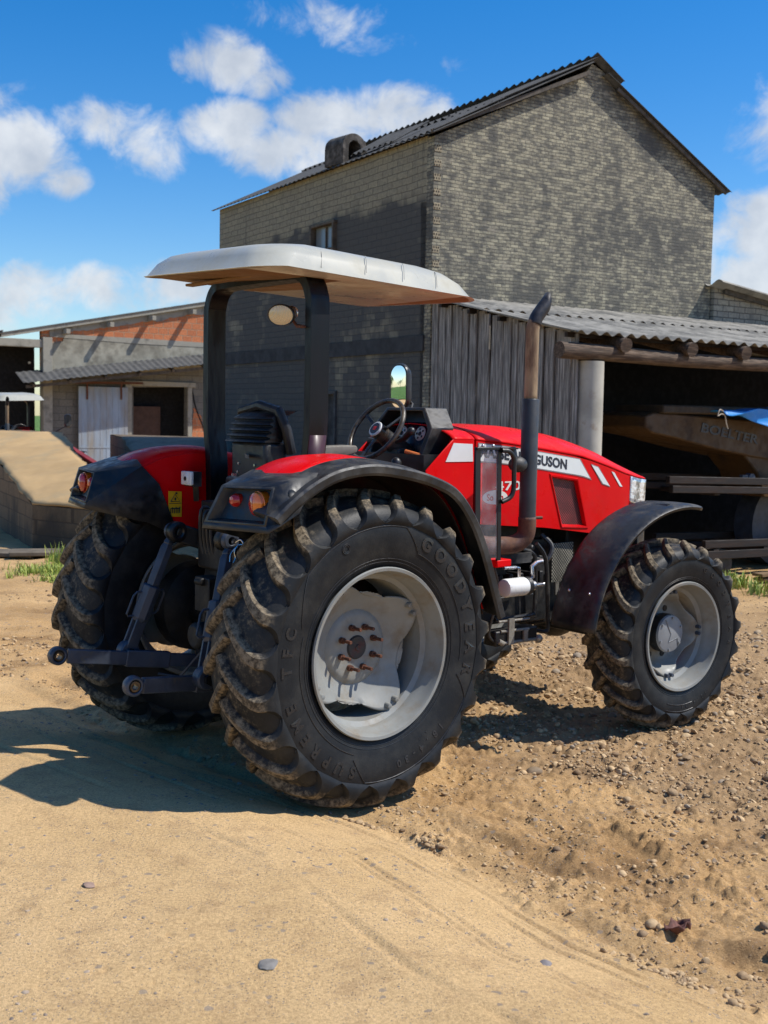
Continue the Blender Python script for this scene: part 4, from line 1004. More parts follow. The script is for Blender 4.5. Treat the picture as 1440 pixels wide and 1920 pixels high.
m.loft(rows,False,False);tag(m.build('blue_tarpaulin',tarp,None,solid=.004,ang=60),'bright blue tarpaulin edge hanging in the shed above the ochre machine','tarpaulin');_o=D.objects['blue_tarpaulin'];_o.location=BO;_o.rotation_euler.z=BYAW
m=MB();m.tube(spline([(2.39,-2.64,2.0),(2.30,-2.66,2.02),(2.27,-2.66,1.95),(2.33,-2.66,1.97),(2.38,-2.67,1.95),(2.42,-2.66,1.86),(2.45,-2.66,1.80)],30),.008,6);m.build('tie_cord',M('frayed_pale_cord',(.4,.35,.28),.9),_o,loc=(0,0,0))
# low concrete kerb / planks by the shed front
wd=empty('stacked_planks',BO,BYAW,label='low stack of weathered brown planks on the ground by the shed entrance',cat='planks')
m=MB()
for k_,(x_,y_,z_,l_) in enumerate([(3.1,-3.05,.10,1.9),(3.3,-2.98,.02+.02,2.2),(3.5,-3.1,.16,1.5)]): m.box((x_+.5,y_,z_),(l_,.16,.035),Matrix.Rotation(R(3*k_-2),3,'Z'))
for x_ in (3.0,3.35,3.75,4.3): m.box((x_,-3.03,.055),(.07,.12,.09))
split(m,'plank',M('sunlit_brown_plank',(.20,.125,.06),.85,0,.3,6,bump=.3,bs=30,stretch=(.5,4,4)),wd,bevel=.004)
# ------------------------------------------------------------------ LEFT BUILDING
LO=(-9.4,31.9,0)
lb=empty('farm_outbuilding',LO,BYAW,label='low outbuilding with bare orange block gable and white sliding door at far left',cat='building')
def zt(x): return 3.92+.2085*(x+1.4)
op=[(2.37,.02),(4.03,.02),(4.03,2.66),(2.37,2.60)]
m=MB();m.prism([(-.28,0),(6.5,0),(6.5,3.5),(-.28,3.1)],0,.2,holes=[op]);m.build('lower_wall',greyblock,lb,smooth=False)
m=MB();m.prism([(-.28,3.1),(6.5,3.5),(6.5,zt(6.5)-.05),(-.28,zt(-.28)-.05)],.005,.2);m.build('upper_wall',orangem,lb,smooth=False)
rr2=random.Random(5)
def rough(pts,n=9,a=.03):
    out=[]
    for i in range(len(pts)):
        p,q=pts[i],pts[(i+1)%len(pts)]
        for k in range(n): out.append((p[0]+(q[0]-p[0])*k/n+rr2.uniform(-a,a),p[1]+(q[1]-p[1])*k/n+rr2.uniform(-a,a)))
    return out
m=MB();m.prism(rough([(-.05,2.9),(4.6,3.2),(5.6,3.5),(4.8,3.93),(2.6,3.86),(.35,3.93),(.3,3.80),(-.05,3.75)],9,.025),-.03,.004);m.build('rough_plaster',plaster,lb,smooth=False)
m=MB();m.prism(rough([(-.05,zt(0)-.06),(-.05,3.90),(.45,4.08),(1.3,4.22),(2.2,4.42),(3.1,4.56),(4.1,4.80),(5.6,5.0),(6.2,zt(6.2)-.06)],8,.035),-.022,.004);m.build('upper_plaster',concrete,lb,smooth=False)
m=MB();m.prism([(-.05,3.93),(2.6,3.86),(6.4,3.86),(6.4,3.98),(2.6,4.02),(-.05,4.02)],-.04,.003);m.build('tie_beam',concrete,lb,smooth=False)
m=MB();m.box((-.16,-.06,1.95),(.26,.26,3.9));m.box((-2.6,-.04,3.72),(5.0,.2,.22));split(m,'concrete_post',concrete,lb,smooth=False,bevel=.01)
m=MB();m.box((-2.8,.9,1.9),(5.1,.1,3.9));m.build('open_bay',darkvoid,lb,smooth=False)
m=MB();m.cyl((-.40,.82,3.22),(-.40,.85,3.22),.035);m.build('daylight_spot_disc',whiteplastic,lb)  # white disc painted in place of daylight through a hole
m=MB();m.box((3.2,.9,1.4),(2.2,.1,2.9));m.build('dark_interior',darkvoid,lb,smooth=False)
m=MB();m.box((2.95,.75,.95),(1.0,.2,2.2));m.build('inner_brick_pier',M('dim_brick_pier',(.09,.05,.035),.9),lb,smooth=False)
m=MB();m.box((2.20,-.045,1.33),(.20,.08,2.66));m.box((4.12,-.03,1.33),(.14,.06,2.70));m.box((3.2,-.035,2.72),(2.2,.07,.14));split(m,'door_frame',concrete,lb,smooth=False,bevel=.01)
m=MB();m.prism(rough([(4.22,.6),(4.75,.6),(4.62,1.35),(4.5,1.75),(4.30,2.0),(4.22,2.0)],4,.05),-.012,.003);m.build('bare_brick_patch',orangem,lb,smooth=False)
m=MB();m.tube([(4.2,-.01,2.6),(4.28,-.01,2.2),(4.35,-.01,1.95),(4.55,-.01,1.5),(4.65,-.01,1.2)],.02,5);m.build('wall_crack',darkvoid,lb)
dm=MB();dm.box((1.43,-.14,1.30),(1.44,.05,2.55));
for k_ in range(8): dm.box((.80+k_*.18,-.168,1.30),(.012,.006,2.5))
dm.box((1.43,-.17,.85),(1.44,.012,.05));dd_=dm.build('sliding_door',whitedoor,lb,smooth=False)
m=MB();m.box((.95,-.18,2.46),(.05,.03,.5));m.box((1.95,-.18,2.48),(.05,.03,.5));m.bar((.6,-.18,2.68),(2.6,-.18,2.72),.04,.06);m.build('door_rail',rust,dd_)
m=MB();corr(m,(-1.0,-.85,2.60),(0,.85,.30),(5.2,0,.72),.93,7.2,per=.18,amp=.011,nl=2);m.build('lean_to_roof',fibredark,lb,ang=60)
m=MB()
for k_ in range(7):
    x_=-.7+k_*1.0;m.bar((x_,-.80,2.50+.137*(x_+1)),(x_,0.0,2.78+.137*(x_+1)),.07,.09)
m.bar((-.9,-.70,2.50),(6.0,-.70,3.45),.06,.08);split(m,'lean_to_rafter',framewood,lb)
m=MB();corr(m,(-7.6,-.16,zt(-7.6)+.03+.62),(9.0,0,1.06),(0,1,0),6.3,6.0,nl=3);
corr(m,(-1.5,-.16,zt(-1.5)+.03),(9.0,0,1.877),(0,1,0),8.4,6.0,nl=3);split(m,'main_roof',fibredark,lb,ang=60)
m=MB()
for k_ in range(6):
    x_=.35+k_*1.25;m.box((x_,-.16,zt(x_)-.20),(.11,.55,.13))
m.bar((-1.4,-.12,zt(-1.4)-.03),(6.5,-.12,zt(6.5)-.03),.03,.10)
for k_ in range(6): m.box((-1.9-k_*.9,-.1,zt(-1.9-k_*.9*.6)-.08),(.08,.6,.1))
split(m,'purlin_end',concrete,lb)
# ------------------------------------------------------------------ RAMPS
def ramp(name,U1,U2,L1,L2,zu,zl,topm,label,group=None):
    t=empty(name,(0,0,0),0,label=label,cat='ramp',group=group)
    U1,U2,L1,L2=[Vector((p[0],p[1],0)) for p in (U1,U2,L1,L2)]
    dn=(U1-L1).normalized()
    m=MB();e=Vector((0,0,.10))
    nU,nV=26,12
    top=[]
    for i in range(nU+1):
        a=L1.lerp(U1,i/nU);b=L2.lerp(U2,i/nU);z=zl+(zu-zl)*i/nU;r_=[]
        for j in range(nV+1):
            p=a.lerp(b,j/nV);r_.append((p.x,p.y,z+.012*sin(i*1.7+j)*cos(j*2.1)))
        top.append(r_)
    rq=random.Random(9)
    for r_ in top:
        for j_ in (0,nV): x_,y_,z_=r_[j_];r_[j_]=(x_+rq.uniform(-.03,.03),y_+rq.uniform(-.03,.03),z_-rq.uniform(.0,.05))
    w=nV+1
    m.loft(top,False,False)
    m.build('ramp_surface',topm,t,ang=60,solid=.03)
    s=MB()
    def wall(A,B,za,zb): 
        s.add([(A.x,A.y,-.1),(B.x,B.y,-.1),(B.x,B.y,zb),(A.x,A.y,za)],[(0,1,2,3)])
    U3=U1+dn*3;U4=U2+dn*3
    ins=lambda P,Q: P.lerp(Q,.02)
    wall(L1,U1,zl-.02,zu-.02);wall(U1,U3,zu-.02,zu-.02);wall(L1,L2,zl-.02,zl-.02);wall(L2,U2,zl-.02,zu-.02);wall(U2,U4,zu-.02,zu-.02);wall(U3,U4,zu-.02,zu-.02)
    s.add([(p.x,p.y,zu-.01) for p in (U1,U2,U4,U3)],[(0,1,2,3)])
    s.build('ramp_wall',rampside,t,smooth=False)
    return t
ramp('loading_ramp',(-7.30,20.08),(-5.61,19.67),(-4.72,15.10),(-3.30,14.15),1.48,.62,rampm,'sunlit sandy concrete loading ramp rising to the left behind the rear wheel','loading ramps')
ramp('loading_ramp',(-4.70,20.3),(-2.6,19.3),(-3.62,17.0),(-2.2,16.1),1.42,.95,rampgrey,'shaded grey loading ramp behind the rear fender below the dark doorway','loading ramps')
for k_,(x_,y_,r_,l_,lbl) in enumerate([(-4.78,14.25,-12,.9,'weathered flat board lying left of the other under the sunlit ramp'),(-4.38,14.12,14,.6,'shorter flat board lying right of the other under the sunlit ramp')]):
    m=MB();m.box((0,0,.05+.03*k_),(l_,.42,.05));tag(m.build('flat_board',M('grey_brown_board%d'%k_,(.13,.105,.075),.85,0,.2,6,bump=.3),None,loc=(x_,y_,0),rotz=R(r_),bevel=.008),lbl,'board')
# second tractor far left, partly hidden
t2=dup(tr);t2.location=(-7.72,23.2,-.06);t2.rotation_euler.z=R(-55);t2.scale=(.84,.84,.84)
tag(t2,'smaller red tractor with a white canopy far left beyond the sunlit ramp','tractor')
im=empty('implement_boom',(0,0,0),0,label='dark red sloping implement boom between the sunlit ramp and the white door',cat='farm implement')
m=MB();m.bar((-6.25,21.6,1.25),(-5.0,20.9,.62),.16,.17);m.build('boom_beam',M('faded_dark_red_paint',(.20,.012,.012),.5,0,.2,5),im,bevel=.02)
m=MB();m.bar((-6.3,21.75,1.0),(-4.95,21.0,.42),.10,.16);m.tube([(-6.1,21.45,1.12),(-5.4,21.05,.80),(-5.1,20.9,.70)],.035,8);m.box((-5.75,21.3,.5),(.12,.12,1.0));m.build('boom_frame',blackpaint,im,bevel=.01)
# ------------------------------------------------------------------ GROUND
def vnoise(X,Y,seed):
    r=np.random.default_rng(seed);G=r.random((256,256))
    xi=np.floor(X).astype(int);yi=np.floor(Y).astype(int);xf=X-xi;yf=Y-yi
    u=xf*xf*xf*(xf*(xf*6-15)+10);v=yf*yf*yf*(yf*(yf*6-15)+10)
    a=G[xi%256,yi%256];b=G[(xi+1)%256,yi%256];c=G[xi%256,(yi+1)%256];d=G[(xi+1)%256,(yi+1)%256]
    return (a*(1-u)+b*u)*(1-v)+(c*(1-u)+d*u)*v
def fbm(X,Y,s,o,seed,g=.5):
    t=0;a=1;n=0
    for k in range(o):
        ca,sa=cos(k*1.1+.3),sin(k*1.1+.3)
        t=t+a*(vnoise((X*ca-Y*sa)*s+7.3*k,(X*sa+Y*ca)*s+3.1*k,seed+k)-.5);n+=a;a*=g;s*=2.03
    return t/n*2
def sst(x,a,b): 
    t=np.clip((x-a)/(b-a),0,1);return t*t*(3-2*t)
def dist_poly(X,Y,P):
    dmin=np.full(X.shape,1e9);side=np.zeros(X.shape)
    for (x0,y0),(x1,y1) in zip(P[:-1],P[1:]):
        dx,dy=x1-x0,y1-y0;L=dx*dx+dy*dy;t=np.clip(((X-x0)*dx+(Y-y0)*dy)/L,0,1)
        ex=X-(x0+t*dx);ey=Y-(y0+t*dy);d=np.hypot(ex,ey);m=d<dmin;dmin=np.where(m,d,dmin);side=np.where(m,np.sign(dx*ey-dy*ex),side)
    return dmin,side
EDGE=[(-2.6,7.6),(-1.6,6.4),(-.9,5.75),(-.304,5.20),(-.02,4.93),(.253,4.636),(.518,4.178),(.737,3.799),(1.144,3.377),(1.9,2.6),(2.8,1.7)]
def gravel_mask(X,Y):
    n=fbm(X,Y,1.6,4,77)*.45
    # region to the right of the tractor, between the wheels and beyond
    a=sst(X-.30+n,0,.5)*sst(Y-(5.62-.95*np.clip(X-.9,0,.9)+n*.8),0,.35)
    b=sst(13-Y,0,3)
    return a*b
def HGT(X,Y):
    d,sd=dist_poly(X,Y,EDGE);s=d*sd    # s>0: beyond / right of the track edge
    sq=s+.12*fbm(X,Y,1.5,3,19);pl=(.022*sst(-sq,-.10,.16)+.138*sst(-s,-.25,.8))*sst(7.2-Y,0,1.2)*sst(s+7,0,2)
    sw=s+.16*fbm(X,Y,1.3,4,17);rough=sst(sw,-.12,.40)*(1-sst(s,6,12)*.4)
    h=fbm(X,Y,.35,3,1)*.03
    h+=fbm(X,Y,1.6,4,11)*.010
    smooth=1-rough
    h+=fbm(X,Y,9,3,21)*.0022*smooth
    r1=fbm(X,Y,3.2,5,31);r2=fbm(X,Y,11,4,41,.6)
    h+=rough*(r1*.028+r2*.017)
    clod=np.clip(fbm(X,Y,7,4,51,.6)-.28,0,1)
    h+=rough*clod*.07
    h+=rough*np.clip(fbm(X,Y,32,2,59)-.05,0,1)*.012
    cr_=fbm(X,Y,17,3,55,.65);h+=rough*np.clip(cr_-.05,0,.35)*.045*sst(fbm(X,Y,2.6,3,57),-.25,.25)
    # crumbly ridge on the edge
    nz=np.clip(fbm(X,Y,14,4,61,.65)+.15,0,1)*np.clip(fbm(X,Y,1.7,2,63)+.45,0,1)
    h+=np.exp(-((s-.03)/.055)**2)*nz*.075*sst(6.2-Y,0,1)
    # tyre tracks running with the edge
    for off,wd,dp in ((-.10,.012,.015),(-.150,.011,.013),(-.21,.010,.010),(.10,.05,.02),(-.42,.014,.010),(-.46,.012,.008),(-.78,.016,.008),(.36,.06,.03),(.62,.05,.022)):
        wob=off+.03*fbm(X,Y,1.1,2,91)
        br=np.clip(.55+1.2*fbm(X,Y,2.5,2,95+int(abs(off)*100)),0,1)
        h-=np.exp(-((s-wob)/wd)**2)*dp*br
        h+=np.exp(-((s-wob-wd*2)/wd)**2)*dp*.5*br
    # second ruts further right
    E2=[(1.1,5.0),(1.35,4.45),(1.75,3.95),(2.2,3.4)]
    d2,s2=dist_poly(X,Y,E2);q=d2*s2
    h+=np.exp(-((q)/.06)**2)*np.clip(fbm(X,Y,12,4,101,.6)+.2,0,1)*.07
    # small cracks / pock marks in the smooth sand
    pk=fbm(X,Y,26,2,111);h-=smooth*np.clip(pk-.55,0,1)*.02*np.clip(fbm(X,Y,1.3,2,113)+.3,0,1)
    h+=gravel_mask(X,Y)*fbm(X,Y,18,3,121,.6)*.012
    h=h+pl*sst(X+9,0,3)
    far=sst(np.hypot(X,Y-6),18,60);h=h*(1-far)
    return h
def axis(f0,f1,step,lim0,lim1,gr=1.09):
    c=list(f0+np.cumsum([0]+[step(0)]*0)) if False else [f0]
    while c[-1]<f1: c.append(c[-1]+step(c[-1]))
    a=c[-1];s=step(a)
    while a<lim1: s*=gr;a+=s;c.append(a)
    b=[];a=c[0];s=step(a)
    while a>lim0: s*=gr;a-=s;b.append(a)
    return np.array(b[::-1]+c)
xa=axis(-1.9,2.9,lambda x:.0088,-420,420);ya=axis(3.1,12.,lambda y:.0026*y,-420,420)
X,Y=np.meshgrid(xa,ya);Z=HGT(X,Y)
# seat the wheels: flatten slightly under the contact patches
for (lx,ly,rr_c) in ((0,-.794,.26),(0,.794,.26),(2.396,-.8745,.2),(2.396,.8745,.2)):
    cx_=-.661+lx*cos(YAW)-ly*sin(YAW);cy_=5.961+lx*sin(YAW)+ly*cos(YAW)
    w=np.exp(-((X-cx_)**2+(Y-cy_)**2)/(rr_c**2));Z=Z*(1-w)+w*.0
ny,nx=X.shape
def grid_object(name,X,Y,Z,mat):
    ny,nx=X.shape;me=D.meshes.new(name)
    co=np.stack([X,Y,Z],-1).reshape(-1,3).astype(np.float32)
    i=np.arange(ny*nx).reshape(ny,nx);q=np.stack([i[:-1,:-1],i[:-1,1:],i[1:,1:],i[1:,:-1]],-1).reshape(-1,4)
    me.vertices.add(len(co));me.vertices.foreach_set('co',co.ravel());me.loops.add(q.size);me.loops.foreach_set('vertex_index',q.ravel().astype(np.int32))
    me.polygons.add(len(q));me.polygons.foreach_set('loop_start',np.arange(0,q.size,4,dtype=np.int32))
    me.polygons.foreach_set('use_smooth',np.ones(len(q),bool));me.update();me.validate()
    o=D.objects.new(name,me);COL.objects.link(o);me.materials.append(mat);return o
def groundmat():
    m,nt=newmat('sandy_earth');g=N(nt);c=g.coords('Object')
    gp=g.n('ShaderNodeAttribute');gp.attribute_name='rough';rg_=gp.outputs['Fac']
    gg=g.n('ShaderNodeAttribute');gg.attribute_name='gravel';gv=gg.outputs['Fac']
    n1=g.noise(c,.8,7,.6);n2=g.noise(c,6,8,.65);n3=g.noise(c,85,6,.8);n4=g.noise(c,240,3,.6)
    sand=g.mix(g.ramp(n1,.3,.7),(.56,.375,.178),(.67,.460,.235))
    earth=g.mix(g.ramp(n1,.3,.7),(.35,.208,.088),(.60,.385,.178))
    col=g.mix(rg_,sand,earth)
    col=g.mix(g.ramp(n2,.48,.72,0,.6),col,(.40,.26,.132));col=g.mix(g.math('MULTIPLY',g.ramp(g.noise(c,2.3,6,.7,.6),.52,.68),.35),col,(.44,.31,.17))
    damp=g.math('MULTIPLY',g.ramp(g.noise(c,1.9,5,.6),.52,.64),rg_);col=g.mix(g.math('MULTIPLY',damp,.7),col,(.22,.13,.06))
    col=g.mix(.55,col,g.mix(g.ramp(n3,.36,.64),(.55,.50,.44),(1.25,1.25,1.25)),'MULTIPLY')
    # small dark grit and pale grit
    v=g.n('ShaderNodeTexVoronoi',{'Scale':95,'Randomness':1});g.set(v,'Vector',c)
    sp=g.math('MULTIPLY',g.ramp(v.outputs['Distance'],.20,.33,1,0),g.ramp(g.noise(c,3,5),.34,.52))
    rnd=g.n('ShaderNodeSeparateColor');g.set(rnd,0,v.outputs['Color'])
    col=g.mix(g.math('MULTIPLY',sp,g.ramp(rnd.outputs[0],.45,.5)),col,g.mix(rnd.outputs[1],(.13,.10,.075),(.34,.27,.20)))
    v2=g.n('ShaderNodeTexVoronoi',{'Scale':24,'Randomness':1});mx_=g.n('ShaderNodeVectorMath',operation='ADD');g.set(mx_,0,c);sc_=g.n('ShaderNodeVectorMath',operation='SCALE');tn_=g.n('ShaderNodeTexNoise',{'Scale':30});g.set(tn_,'Vector',c);g.set(sc_,0,tn_.outputs['Color']);sc_.inputs['Scale'].default_value=.03;g.set(mx_,1,sc_);g.set(v2,'Vector',mx_)
    r2=g.n('ShaderNodeSeparateColor');g.set(r2,0,v2.outputs['Color'])
    col=g.mix(g.math('MULTIPLY',g.math('MULTIPLY',g.ramp(v2.outputs['Distance'],.26,.32,1,0),g.ramp(r2.outputs[0],.90,.92)),.8),col,g.mix(r2.outputs[1],(.24,.195,.155),(.34,.27,.20)))
    col=g.mix(g.math('MULTIPLY',gv,.6),col,(.30,.20,.11))
    h=g.math('ADD',g.math('MULTIPLY',n3,.6),g.math('MULTIPLY',n4,.35));h=g.math('ADD',h,g.math('MULTIPLY',g.math('MULTIPLY',n2,rg_),.8))
    g.out(col,.93,0,g.bump(h,.85,.014),Specular_IOR_Level=.2);return m
gm=groundmat()
go=grid_object('ground',X,Y,Z,gm);tag(go,kind='structure')
d_,s_=dist_poly(X,Y,EDGE);rv=sst(d_*s_+.22*fbm(X,Y,1.8,5,131,.6),-.18,.5);rv=rv*(.6+.4*sst(12-Y,0,4))
for nm,arr in (('rough',rv),('gravel',gravel_mask(X,Y))):
    a=go.data.attributes.new(nm,'FLOAT','POINT');a.data.foreach_set('value',arr.ravel().astype(np.float32))
def hz(x,y): 
    return HGT(np.array([x],float),np.array([y],float))[0]
# green field beyond the yard on the left (seen in the mirror)
m,nt=newmat('young_green_crop');g=N(nt);c=g.coords('Object')
g.out(g.mix(g.ramp(g.noise(c,2.5,8,.7),.35,.65),(.035,.10,.012),(.14,.26,.04)),.9,0,g.bump(g.noise(c,9,6),1,.2));fieldm=m
fx=np.concatenate([np.linspace(-400,-60,12),np.linspace(-56,-24,60)]);fy=np.concatenate([np.linspace(-400,-40,10),np.linspace(-36,60,140),np.linspace(66,400,10)])
FX,FY=np.meshgrid(fx,fy);tag(grid_object('field',FX,FY,.12+.10*fbm(FX,FY,1.5,3,201),fieldm),kind='structure')
# ------------------------------------------------------------------ STONES
def ico():
    import bmesh
    bm=bmesh.new();bmesh.ops.create_icosphere(bm,subdivisions=2,radius=1);v=np.array([q.co[:] for q in bm.verts]);f=np.array([[q.index for q in p.verts] for p in bm.faces]);bm.free();return v,f
IV,IF=ico()
def stone_shape(seed,flat=.6,rough=.22,ang=.0):
    r=np.random.default_rng(seed);v=IV.copy()
    for k in range(6):
        n=r.normal(size=3);n/=np.linalg.norm(n);d=v@n;c=r.uniform(.55,.85);ov=np.clip(d-c,0,None);v-=ov[:,None]*n*(.85)
    s=np.array([1,r.uniform(.6,.95),flat*r.uniform(.7,1.1)]);v=v*s
    v*=1+rough*.3*np.sin(v@r.normal(size=3)*3+r.uniform(0,6))[:,None]
    return v
def scatter(name,P,S,mat,flat=(.45,.8),sink=.3):
    shapes=[stone_shape(i,RNG.uniform(*flat)) for i in range(24)]
    hh=HGT(P[:,0],P[:,1]);n=len(P);V=np.zeros((n,len(IV),3),np.float32)
    for i in range(n):
        a=RNG.uniform(0,2*pi);b=RNG.normal(0,.25);v=shapes[i%24]*S[i]
        ca,sa,cb,sb=cos(a),sin(a),cos(b),sin(b)
        x=v[:,0]*cb-v[:,2]*sb;z=v[:,0]*sb+v[:,2]*cb;y=v[:,1]
        V[i,:,0]=P[i,0]+x*ca-y*sa;V[i,:,1]=P[i,1]+x*sa+y*ca;V[i,:,2]=hh[i]+z+S[i]*(.45-sink)
    F=(IF[None]+(np.arange(n)*len(IV))[:,None,None]).reshape(-1,3)
    me=D.meshes.new(name);V=V.reshape(-1,3);me.vertices.add(len(V));me.vertices.foreach_set('co',V.ravel())
    me.loops.add(F.size);me.loops.foreach_set('vertex_index',F.ravel().astype(np.int32));me.polygons.add(len(F));me.polygons.foreach_set('loop_start',np.arange(0,F.size,3,dtype=np.int32))
    me.polygons.foreach_set('use_smooth',np.ones(len(F),bool))
    a=me.attributes.new('tint','FLOAT','POINT');a.data.foreach_set('value',np.repeat(RNG.random(n),len(IV)).astype(np.float32))
    me.update();me.set_sharp_from_angle(angle=R(38));o=D.objects.new(name,me);COL.objects.link(o);me.materials.append(mat);tag(o,kind='stuff');return o
def stonemat(name,a,b,c3):
    m,nt=newmat(name);g=N(nt);c=g.coords('Object');t=g.n('ShaderNodeAttribute');t.attribute_name='tint'
    col=g.mix(g.ramp(t.outputs['Fac'],.0,.75),a,b);col=g.mix(g.ramp(t.outputs['Fac'],.80,.86),col,c3)
    col=g.mix(.5,col,g.mix(g.ramp(g.noise(c,45,6,.7),.3,.7),(.6,.6,.6),(1.25,1.25,1.25)),'MULTIPLY')
    g.out(col,.8,0,g.bump(g.noise(c,160,4),.4,.003));return m
sm1=stonemat('brown_gravel_stone',(.24,.15,.075),(.55,.38,.20),(.30,.235,.165));sm2=stonemat('mixed_pebble',(.19,.15,.115),(.36,.28,.20),(.21,.185,.165))
sm3=stonemat('dry_earth_clod',(.30,.195,.098),(.52,.36,.19),(.26,.17,.09))
def pick(n,x0,x1,y0,y1,dens):
    P=np.stack([RNG.uniform(x0,x1,n*6),RNG.uniform(y0,y1,n*6)],1);w=dens(P[:,0],P[:,1]);k=RNG.random(len(P))<w;return P[k][:n]
P=pick(11000,.2,5.5,4.6,12.5,lambda x,y:gravel_mask(x,y)*(.25+.75*sst(fbm(x,y,1.6,3,301),-.15,.3))*np.clip((8/y)**2,0,1))
scatter('gravel',P,np.clip(RNG.lognormal(-4.55,.5,len(P)),.005,.042),sm1,(.5,.85),.25)
def rmask(x,y):
    d,s=dist_poly(x,y,EDGE);return sst(d*s,-.02,.3)
P=pick(19000,-3.2,4.0,3.1,9.5,lambda x,y:rmask(x,y)*(.12+.88*sst(fbm(x,y,3.0,4,311),-.1,.3))*np.clip((5.0/y)**2,0,1))
scatter('earth_clods',P,np.clip(RNG.lognormal(-5.25,.55,len(P)),.0022,.030),sm3,(.5,.8),.3)
# crumbs along the track edge
tt=RNG.random(1500);seg=RNG.integers(3,8,1500);E_=np.array(EDGE);PP=E_[seg]*(1-tt[:,None])+E_[seg+1]*tt[:,None];PP+=np.abs(RNG.normal(0,.05,(1500,1)))*np.array([[.7,.7]])
k=fbm(PP[:,0],PP[:,1],3.0,3,321)>.0
scatter('edge_crumbs',PP[k],np.clip(RNG.lognormal(-5.0,.5,k.sum()),.003,.022),sm3,(.5,.8),.3)
P=pick(1800,-2.6,2.4,3.0,7.5,lambda x,y:(.10+.9*sst(fbm(x,y,2.2,3,331),.1,.4))*(1-rmask(x,y)*.4)*.6)
scatter('pebbles',P,np.clip(RNG.lognormal(-5.3,.45,len(P)),.002,.020),sm2,(.25,.5),.42)
P=pick(1600,-8,-1.0,7.5,15,lambda x,y:sst(fbm(x,y,2.0,3,341),-.1,.3)*np.clip((9/y)**2,0,1))
scatter('far_clods',P,np.clip(RNG.lognormal(-4.3,.4,len(P)),.008,.04),sm3,(.4,.7),.3)
# single stones one can point at
singles=[('stone',-1.04,3.952,.030,.40,(.30,.20,.15),'oblong pinkish-brown stone half buried in smooth sand at lower left'),
 ('stone',-.33,3.36,.040,.18,(.20,.185,.165),'flat grey stone pressed into the sand at the bottom left edge'),
 ('stone',.541,3.468,.026,.22,(.19,.17,.165),'flat bluish-grey stone in the sand at bottom centre right'),
 ('stone',.834,5.93,.050,.7,(.24,.17,.10),'largest rounded stone in the gravel right of the rear wheel'),
 ('stone',.02,4.02,.018,.6,(.30,.25,.2),'small pale stone between the crumbs on the sandy track edge')]
for i,(nm,x,y,s,fl_t,cl,lbl) in enumerate(singles[:4]):
    v=stone_shape(40+i,fl_t)*s;me=D.meshes.new(nm);me.from_pydata(v.tolist(),[],IF.tolist());me.polygons.foreach_set('use_smooth',[True]*len(me.polygons));me.set_sharp_from_angle(angle=R(40))
    o=D.objects.new(nm,me);COL.objects.link(o);o.location=(x,y,hz(x,y)+s*fl_t*.35);o.rotation_euler.z=i*.9-.3;me.materials.append(M('single_stone_%d'%i,cl,.75,0,.15,30,bump=.3,bs=120));tag(o,lbl,'stone')
# dry crumpled leaf
m=MB();rows=[]
for i in range(9):
    u=i/8-.5;w_=.035*cos(u*pi)**.7 if abs(u)<.5 else .002
    rows.append([(u*.11,w_*v+.01*sin(u*9),.022+.022*abs(v)**1.5+.012*sin(u*12+v*2)) for v in np.linspace(-1,1,7)])
m.loft(rows,False,False)
tag(m.build('dry_leaf',M('dry_reddish_leaf',(.14,.055,.04),.8,0,.3,30),None,loc=(1.105,4.0,hz(1.105,4.0)-.005),rotz=.5,solid=.002,ang=80),'curled dry reddish leaf lying on rough earth at lower right','leaf')
# ------------------------------------------------------------------ GRASS
def grassmat(name,a,b):
    m,nt=newmat(name);g=N(nt);c=g.coords('Object');t=g.n('ShaderNodeAttribute');t.attribute_name='tint'
    g.out(g.mix(t.outputs['Fac'],a,b),.6,0,None,Transmission_Weight=0.0);return m
def blades(name,P,hmin,hmax,mat,wid=.004,lean=.5):
    n=len(P);hh=HGT(P[:,0],P[:,1]);vs=[];fs=[];tn=[]
    for i in range(n):
        a=RNG.uniform(0,2*pi);h=RNG.uniform(hmin,hmax);l=RNG.uniform(.1,lean)*h;w=wid*RNG.uniform(.6,1.3);o=len(vs)
        dx,dy=cos(a),sin(a);px,py=-dy*w,dx*w;t=RNG.random()
        for k,(q,ww) in enumerate(((0,1),(.5,.8),(.85,.45),(1,.02))):
            x=P[i,0]+dx*l*q*q;y=P[i,1]+dy*l*q*q;z=hh[i]-.005+h*q*(1-.25*q*l/h)
            vs.append((x-px*ww,y-py*ww,z));vs.append((x+px*ww,y+py*ww,z));tn+= [t,t]
        for k in range(3): fs.append((o+2*k,o+2*k+1,o+2*k+3,o+2*k+2))
    me=D.meshes.new(name);me.from_pydata(vs,[],fs);a=me.attributes.new('tint','FLOAT','POINT');a.data.foreach_set('value',tn);me.update()
    o=D.objects.new(name,me);COL.objects.link(o);me.materials.append(mat);tag(o,kind='stuff');return o
gr_m=grassmat('grass_blade',(.16,.28,.03),(.42,.44,.10))
P=pick(2600,-6.5,-3.2,11.9,13.7,lambda x,y:sst(fbm(x,y,1.4,3,401),.02,.3))
P2=np.concatenate([RNG.normal((-3.75,12.9),(.25,.15),(300,2)),RNG.normal((-3.62,13.4),(.12,.08),(220,2))])
blades('grass',np.concatenate([P,P2]),.04,.14,gr_m,.006,.7);
P3=RNG.normal((-3.80,13.35),(.10,.06),(90,2));blades('tall_grass',P3,.15,.34,gr_m,.007,.45)
P4=np.concatenate([RNG.normal((4.10,12.9),(.14,.12),(260,2)),RNG.normal((3.92,13.0),(.08,.08),(120,2)),RNG.normal((4.25,12.3),(.12,.1),(200,2))])
blades('weeds',P4[::2],.05,.22,gr_m,.010,.9)
